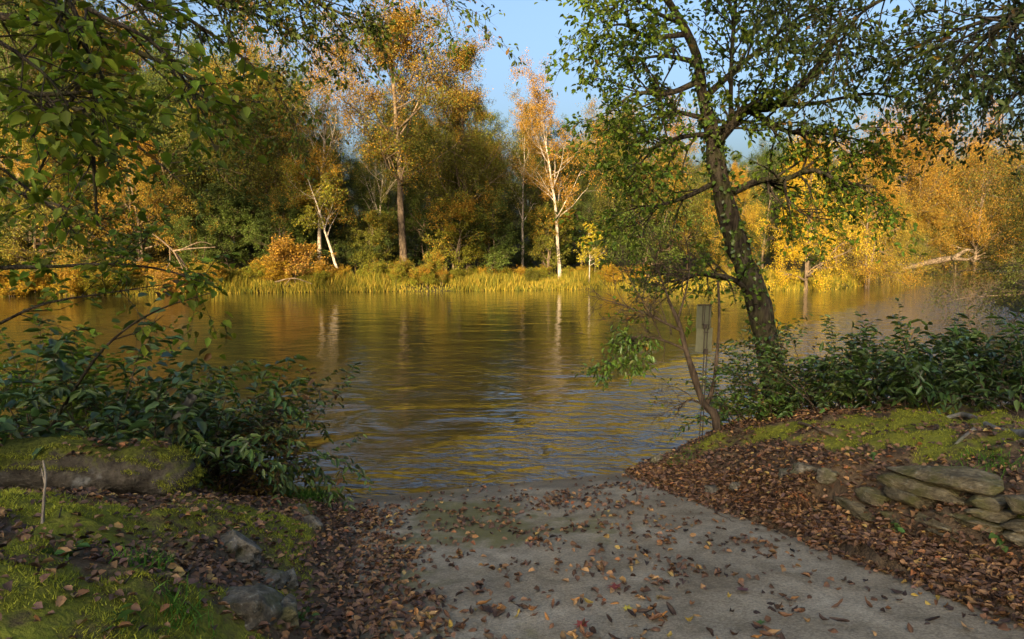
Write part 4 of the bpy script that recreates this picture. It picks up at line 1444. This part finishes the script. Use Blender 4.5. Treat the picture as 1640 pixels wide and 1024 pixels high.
# single leaves scattered on the concrete
def fallen_mesh(name, ln, wid, curl, roll, seed, lobed=False):
    r = random.Random(seed)
    if lobed:
        V = [(0, 0, .012)]
        pts = [(-.5, 0), (-.22, .16), (-.3, .48), (-.02, .27), (.18, .55), (.22, .2), (.62, 0), (.22, -.2), (.18, -.55), (-.02, -.27), (-.3, -.48), (-.22, -.16)]
        for (a_, b_) in pts:
            V.append((a_ * ln, b_ * ln, .012 + .35 * ln * (a_ * a_ + b_ * b_) * curl + r.uniform(0, .006)))
        T = [(0, i + 1, (i + 1) % 12 + 1) for i in range(12)]
        return build_mesh(name, V, T=T, mat=M['fallen_one'])
    V, Q = [], []
    prof = [.12, .72, 1.0, .86, .52, .04]
    for i in range(6):
        t = i / 5
        for j in (-1, -.5, 0, .5, 1):
            w = prof[i] * wid * .5
            xx = (t - .5) * ln
            yy = j * w * (1 - .25 * roll * abs(j))
            zz = curl * ln * (t - .45) ** 2 * 1.3 + roll * w * abs(j) ** 1.6 * .9 + r.uniform(0, .45) * wid * .5
            V.append((xx, yy, zz + .006))
    for i in range(5):
        for j in range(4):
            a_ = i * 5 + j
            Q.append((a_, a_ + 5, a_ + 6, a_ + 1))
    return build_mesh(name, V, Q, smooth=True, mat=M['fallen_one'])


FM = [fallen_mesh('fallen_leaf', .062, .036, .5, .5, 1), fallen_mesh('fallen_leaf', .07, .034, .9, .9, 2), fallen_mesh('fallen_leaf', .052, .036, .3, 1.1, 3),
      fallen_mesh('fallen_leaf', .078, .044, .7, .3, 4), fallen_mesh('fallen_leaf', .05, .03, 1.2, .7, 5), fallen_mesh('fallen_leaf', .085, .04, .4, .8, 6)]
FMAPLE = fallen_mesh('fallen_leaf', .10, .1, .5, .2, 7, True)
PAL = [('crumpled dark brown leaf on the concrete ramp', (0.06, 0.036, 0.025), 'dark brown leaves on the ramp'),
       ('curled chestnut-brown leaf on the concrete ramp', (0.17, 0.085, 0.042), 'chestnut leaves on the ramp'),
       ('tan curled leaf on the concrete ramp', (0.33, 0.20, 0.085), 'tan leaves on the ramp'),
       ('orange-brown leaf on the concrete ramp', (0.36, 0.17, 0.05), 'orange-brown leaves on the ramp'),
       ('yellow leaf on the concrete ramp', (0.45, 0.32, 0.07), 'yellow leaves on the ramp')]
PW = [30, 28, 20, 14, 8]
rr = random.Random(9)
spots = []
centres = [(rr.uniform(.2, RW - .1), rr.uniform(.4, 5.6)) for _ in range(170)]
while len(spots) < 2000:
    if rr.random() < .65:
        cu, cv = rr.choice(centres)
        u, v = cu + rr.gauss(0, .07), cv + rr.gauss(0, .06)
    else:
        u, v = rr.uniform(.05, RW - .05), rr.uniform(.12, 5.7)
    if .03 < u < RW - .03 and v > .1 and rr.random() < (.5 + .5 * math.exp(-u / .9)):
        p = ramp_pt(u, v)
        X_, Y_, D_ = topix(p)
        if -30 < X_ < 1680 and Y_ < 1050:
            spots.append((p, u, v, float(D_)))
spots.sort(key=lambda s: s[3])
sp = np.array([s[0] for s in spots])
spz = surf(sp[:, 0], sp[:, 1])
for i in range(300):
    lab, c, grp = rr.choices(PAL, PW)[0]
    o = new('fallen_leaf', rr.choice(FM), None, (sp[i][0], sp[i][1], spz[i] + .002))
    o.rotation_euler = (rr.gauss(0, .3) + (math.pi if rr.random() < .3 else 0), rr.gauss(0, .3), rr.uniform(0, 6.28))
    if abs(o.rotation_euler[0]) > 1.5:
        o.location.z += .02
    o.scale = [rr.uniform(.65, 1.2), rr.uniform(.65, 1.2), rr.uniform(.8, 1.5)]
    j = rr.uniform(.75, 1.25)
    o.color = (c[0] * j, c[1] * j, c[2] * j, 1)
    tag(o, lab, 'leaf', grp)
far = sp[300:]
L = litter_leaves(rng, far[:, 0], far[:, 1], spz[300:], .035, .066, .6)
tag(new('scattered_leaves', leaf_mesh('scattered_leaves', L, .6, M['fallen_many'], near=True, fold=.25)), 'small brown leaves scattered on the lower ramp by the water', 'leaves', kind='stuff')
for (px, py, c, s, lab) in ((985, 948, (0.22, 0.035, 0.025), 1.0, 'red maple leaf in the middle of the ramp'), (1005, 980, (0.36, 0.30, 0.04), .6, 'yellow lobed leaf below the red maple leaf'),
                            (1218, 1003, (0.10, 0.19, 0.03), .6, 'green lobed leaf lying on the ramp'), (932, 1020, (0.25, 0.05, 0.03), .9, 'red lobed leaf at the foot of the picture on the ramp'),
                            (1190, 955, (0.14, 0.05, 0.05), .9, 'maroon lobed leaf on the ramp near the orange ones')):
    p = ground_hit(px, min(py, 1018))
    z_ = surf(np.array([p[0]]), np.array([p[1]]))[0]
    o = new('maple_leaf', FMAPLE, None, (p[0], p[1], z_ + .004))
    o.rotation_euler = (.15, -.1, px * .7)
    o.scale = [s] * 3
    o.color = (*c, 1)
    tag(o, lab, 'leaf')

# twigs on the ramp
for (xa, ya, xb, yb, lab) in ((1016, 778, 1021, 826, 'thin dark twig lying down the upper right of the ramp'), (1143, 838, 1178, 848, 'short thin twig on the ramp near the right edge'),
                              (1225, 735, 1275, 748, 'brown twig in the litter above the right ramp edge'), (1120, 760, 1150, 745, 'thin twig near the water end of the right bank'),
                              (1470, 900, 1530, 905, 'brown twig in the litter below the dry wall'), (95, 835, 125, 800, 'brown stick lying in the litter under the log'),
                              (350, 905, 400, 850, 'thin dark stick across the moss by the long slanting stone'), (200, 940, 255, 905, 'dry stalk on the moss bank'),
                              (580, 975, 606, 940, 'thin twig at the left edge of the ramp litter'), (560, 985, 572, 1015, 'pale stalk lying on the litter at the ramp foot')):
    a_, b_ = ground_hit(xa, ya), ground_hit(xb, yb)
    P = np.array([a_ + (b_ - a_) * t_ for t_ in np.linspace(0, 1, 7)])
    P[:, 2] = surf(P[:, 0], P[:, 1]) + .007
    P[1:-1] += rng.normal(0, .008, (5, 3)) * [1, 1, .3]
    ac = Acc()
    ac.tubes(P, np.linspace(.004, .002, 7), 5)
    tag(new('twig', ac.mesh('twig', M['bark_twig' if xa != 560 else 'bark_pale'], off=P[0]), None, tuple(P[0])), lab, 'twig')


# grass tufts and weeds at the water's edge
def tuft(px, py, n, h, r, lab, name='grass_tuft'):
    p = ground_hit(px, py)
    xy = rng.normal(0, r, (n, 2))
    z_ = height(p[0] + xy[:, 0], p[1] + xy[:, 1]) - p[2]
    D = np.c_[rng.normal(0, .4, (n, 2)), np.ones(n)]
    P, R = grow(rng, np.c_[xy, z_], D, h * rng.uniform(.5, 1.2, n), .004, 5, .12, -.16, .9)
    s = np.cross(unit(P[:, 1] - P[:, 0]), unit(rng.normal(0, 1, (n, 3))))
    s = unit(s)[:, None, :] * R[:, :, None]
    V = np.stack([P - s, P + s], 2).reshape(-1, 3)
    ii = np.arange(n * 10).reshape(n, 5, 2)
    Q = np.stack([ii[:, :-1, 0], ii[:, :-1, 1], ii[:, 1:, 1], ii[:, 1:, 0]], -1)
    tag(new(name, build_mesh(name, V, Q, mat=M['grass']), None, tuple(p)), lab, 'grass', kind='stuff')


tuft(502, 800, 420, .16, .10, 'bright green grass tuft at the water corner of the ramp')
tuft(455, 800, 160, .14, .09, 'thin green grass tuft under the weeds by the water')
tuft(1085, 742, 160, .10, .10, 'short grass at the water end of the right bank')
tuft(235, 905, 130, .10, .08, 'small grass tuft in the moss below the log')
tuft(285, 985, 120, .09, .06, 'green grass blades beside the broad flat rock')
tuft(1590, 745, 150, .10, .12, 'grass tuft on the moss behind the dry wall')
shrub('weed', 'pale green broad-leaved weed at the water below the log', ground_hit(425, 790), 81, 9, .34, .06, .085, 7, 'leaf_soft', (0.12, 0.20, 0.035), .02, wid=.5, side=1, trop=-.05, st_r=.004, nparts=24)
for i, (px, py, s, lab) in enumerate(((82, 885, .07, 'blue-green seedling in the moss below the log'), (480, 990, .05, 'tiny green plant at the moss edge of the ramp litter'),
                                   (200, 1005, .06, 'low green seedlings at the foot of the moss bank'), (1105, 745, .05, 'green seedling on the right bank above the ramp corner'),
                                   (1442, 826, .05, 'bright green seedling growing from a joint of the dry wall'), (1385, 738, .05, 'green seedling in moss above the dry wall'),
                                   (1620, 870, .06, 'green plant at the foot of the right-hand wall stones'))):
    shrub('seedling', lab, ground_hit(px, py) if i != 4 else on_wall(1442, 826, .44), 90 + i, 6, s * 1.6, .02, s, 4, 'leaf_soft', (0.09, 0.17, 0.04), .0, wid=.6, side=0, st_r=.002, nparts=10)


# dead wood
def stick(name, lab, limbs_, bark, cat_, sides=8):
    ac = Acc()
    for (P, R) in limbs_:
        R = R * (1 + rng.normal(0, .08, R.shape))
        ac.tubes(P, R, sides)
    b_ = limbs_[0][0][0]
    return tag(new(name, ac.mesh(name, M[bark], off=b_), None, tuple(b_)), lab, cat_)


def ground_limb(pix, r0, r1, lift, n=14):
    P = spline([ground_hit(*p) for p in pix], n)
    hz = height(P[:, 0], P[:, 1])
    P[:, 2] = np.polyval(np.polyfit(np.arange(n), hz, 2), np.arange(n)) + lift + .02
    return P, np.linspace(r0, r1, n)


stick('exposed_root', 'long grey root lying over the moss at the right edge', [ground_limb([(1655, 705), (1600, 688), (1545, 673), (1505, 668)], .042, .02, -.018), ground_limb([(1560, 690), (1545, 700), (1530, 712)], .02, .01, -.015, 6)], 'bark_grey', 'root')
stick('exposed_root', 'thin brown root at the foot of the dense shrub', [ground_limb([(1280, 680), (1310, 690), (1335, 703)], .02, .012, .01, 8)], 'bark_brown', 'root')
p = gp(262, 5.9)
stick('grey_snag', 'leaning grey lichened stem rising behind the mossy log', [(spline([p - [0, 0, .1], at(268, 705, 5.9), at(288, 668, 5.9), at(308, 636, 5.85)], 10), np.linspace(.05, .04, 10))], 'bark_grey', 'dead stem')
p = ground_hit(68, 838)
stick('dead_twig', 'thin whitish dead twig standing against the mossy log', [(spline([p, at(70, 800, p[1]), at(73, 765, p[1]), at(69, 738, p[1] + .05)], 10), np.linspace(.009, .005, 10)), (spline([at(72, 775, p[1]), at(66, 750, p[1])], 4), np.linspace(.005, .003, 4))], 'bark_pale', 'twig', 5)
stick('dead_branch', 'bare dark branch with shrivelled leaves rising from the left shrubs over the river', [
    (spline([gp(60, 6.0) + [0, 0, .2], at(125, 615, 5.6), at(165, 560, 5.5), at(215, 518, 5.5), at(270, 490, 5.5), at(335, 470, 5.5)], 18), np.linspace(.016, .004, 18)),
    (spline([at(180, 545, 5.5), at(230, 528, 5.5), at(262, 505, 5.5)], 8), np.linspace(.007, .003, 8))], 'bark_dark', 'branch', 6)

# ------------------------------------------------------------------ marker board
def mat_plain(name, c, rough=.6, metal=0.0):
    k = NT(name)
    n = k.noise(18, 4, k.objco())
    cc = k.mix(.5, c, k.ramp(n, [(.3, (.6, .58, .52)), (.7, (1.15, 1.15, 1.12))]), 'MULTIPLY')
    return k.finish(k.pbsdf(cc, rough, k.bump(n, .002), Metallic=metal))


M['plate'] = mat_plain('weathered_plate', (0.08, 0.082, 0.05), .6)
M['plate2'] = mat_plain('weathered_plate_low', (0.105, 0.105, 0.065), .6)
M['iron'] = mat_plain('rusty_iron', (0.045, 0.035, 0.028), .7, .3)


def box(name, mat, parent, c, sx, sy, sz, bev=.003):
    bm = bmesh.new()
    bmesh.ops.create_cube(bm, size=1)
    for v in bm.verts:
        v.co = Vector((v.co.x * sx, v.co.y * sy, v.co.z * sz))
    bmesh.ops.bevel(bm, geom=bm.edges[:], offset=bev, segments=1, affect='EDGES')
    me = bpy.data.meshes.new(name)
    bm.to_mesh(me)
    bm.free()
    me.materials.append(M[mat])
    return new(name, me, parent, c)


sb = on_ground(1122, 705, 8.0)
sign = thing('marker_board', 'narrow weathered board on a thin iron post, seen from behind at the water', 'sign', sb)
sign.rotation_euler = (0, .03, .25)
zt, zb, zm = (at(1117, y_, 8.0)[2] - sb[2] for y_ in (488, 566, 527))
box('upper_plate', 'plate', sign, (-.03, .03, (zt + zm) / 2), .20, .004, zt - zm)
box('lower_plate', 'plate2', sign, (-.005, .036, (zb + zm) / 2 + .01), .22, .004, zm - zb)
for x_ in (-.03, .035):
    box('rod', 'iron', sign, (x_ * .55, -.002, zb / 2), .012, .010, zb + .1)
    box('rod', 'iron', sign, (x_, .012, (zt + zm) / 2), .010, .010, zt - zm + .02)
    box('rod', 'iron', sign, (x_ * .6, .010, (zb + zm) / 2), .011, .010, zm - zb + .02)
box('rod', 'iron', sign, (-.055, .012, (zt + zm) / 2 + .03), .008, .010, zt - zm - .06)
box('crossbar', 'iron', sign, (-.01, .008, zm + .05), .11, .012, .012)
box('crossbar', 'iron', sign, (0, .008, zm - .04), .07, .012, .010)
box('crossbar', 'iron', sign, (-.03, .012, zt - .005), .20, .014, .012)
box('clamp', 'iron', sign, (-.03, -.008, zm + .035), .04, .035, .05)
box('clamp', 'iron', sign, (0, -.008, zb + .02), .05, .03, .07)

# ------------------------------------------------------------------ far bank: weeds, bushes, dead wood
rng = np.random.default_rng(5)
n = 60000
x = rng.uniform(-44, 34, n)
df = np.abs(rng.normal(0, 3.2, n)) + .05
y = np.interp(x, FX, FY) + df
patch = fbm(x * .35, y * .35, 71, 3)
keep = (rng.uniform(0, 1, n) < sstep(.25, .6, patch) * .8 + .25) & (df < 9)
x, y, df, patch = x[keep], y[keep], df[keep], patch[keep]
z = height(x, y)
hg = rng.uniform(.35, .8, len(x)) * (.55 + 1.1 * sstep(.4, .75, patch)) * (.55 + .45 * sstep(0, 1.2, df))
V, T = blades(rng, np.c_[x, y, z - .03], hg, rng.uniform(.02, .045, len(x)), .28)
tag(new('bank_grass', build_mesh('bank_grass', V, T=T, mat=M['grass_far'])), 'yellow-green tall grass and weeds along the far bank', 'grass', kind='stuff')
RUST = (0.26, 0.15, 0.035)
BUSH = [(470, 51.5, 392, RUST, .5, 1.5, 'rusty pink-orange bush on the far bank grass beside the leaning pale trunk'),
        (430, 50.5, 420, GOLD, .4, 1.4, 'gold low bush left of the rusty one'), (520, 51.0, 425, GOLD, .4, 1.3, 'gold low bush under the leaning pale trunk'),
        (640, 52.5, 420, YELG, .4, 1.0, 'yellow-green bush at the foot of the tallest tree'), (690, 52.6, 408, YELG, .35, .9, 'tall leafy weed clump right of the tallest tree'),
        (600, 52.2, 422, YELG, .3, 1.1, 'green-yellow bush left of the tallest tree'), (340, 48.6, 430, GOLD, .35, 1.5, 'gold bush beside the driftwood snag'),
        (270, 46.5, 436, RUST, .5, 1.4, 'rust-coloured bush under the orange-gold tree'), (50, 45.0, 440, GOLD, .4, 1.8, 'gold bush seen through the leafy near branch'),
        (150, 45.5, 440, (0.25, 0.22, 0.02), .3, 1.8, 'yellow bush on the far bank behind the horizontal twig')]
for i, (px, Y, top, c, au, wd, lab) in enumerate(BUSH):
    place_tree('bush', i, px, Y, top, 'bank_bush', lab, c, au, cat_='bush', wide=wd)
for i in range(46):
    px = -20 + i * 23 + rg.uniform(-10, 10)
    x0 = at(px, 440, 52)[0]
    Y = float(np.interp(x0, FX, FY)) + rg.uniform(.4, 4.5)
    place_tree('bush', i, px, Y, 412 + rg.uniform(8, 34), 'bank_weed', 'knee-high yellowing weed clump in the far bank grass', rg.choice([YELG, GOLD, OLIVE, (0.2, 0.2, 0.02)]), rg.uniform(.1, .5),
               'weed clumps in the far bank grass', cat_='weed', wide=rg.uniform(1.0, 2.0))

s0 = on_ground(318, 430, 49)
stick('driftwood_snag', 'bare fallen snag with clawing branches on the far bank', [
    limb([(300, 432, 49), (285, 410, 49), (262, 388, 49), (240, 372, 49)], .10, .03), limb([(278, 402, 49), (310, 398, 48.6), (345, 396, 48.3)], .07, .02, 8),
    limb([(278, 402, 49), (290, 425, 48.5), (296, 440, 48.2)], .07, .03, 8), limb([(290, 400, 49), (320, 388, 49), (340, 392, 49.3)], .05, .015, 8), limb([(272, 398, 49), (272, 420, 48.7), (266, 430, 48.5)], .05, .02, 8)], 'bark_brown', 'driftwood', 6)
stick('driftwood_snag', 'dead limb lying in the rusty bush at the water', [limb([(440, 452, 50.2), (470, 446, 50), (500, 455, 49.8)], .06, .03), limb([(465, 447, 50), (455, 458, 49.7)], .04, .03, 6)], 'bark_brown', 'driftwood', 6)
stick('fallen_tree', 'sunlit fallen trunk with upturned root across the bend', [limb([(1445, 432, 82), (1490, 420, 81), (1535, 412, 80)], .28, .35), limb([(1525, 416, 80), (1545, 402, 79.5), (1556, 400, 79)], .3, .1, 8), limb([(1528, 414, 80), (1550, 416, 79.5), (1560, 411, 79)], .25, .08, 8)], 'bark_brown', 'fallen trunk', 8)
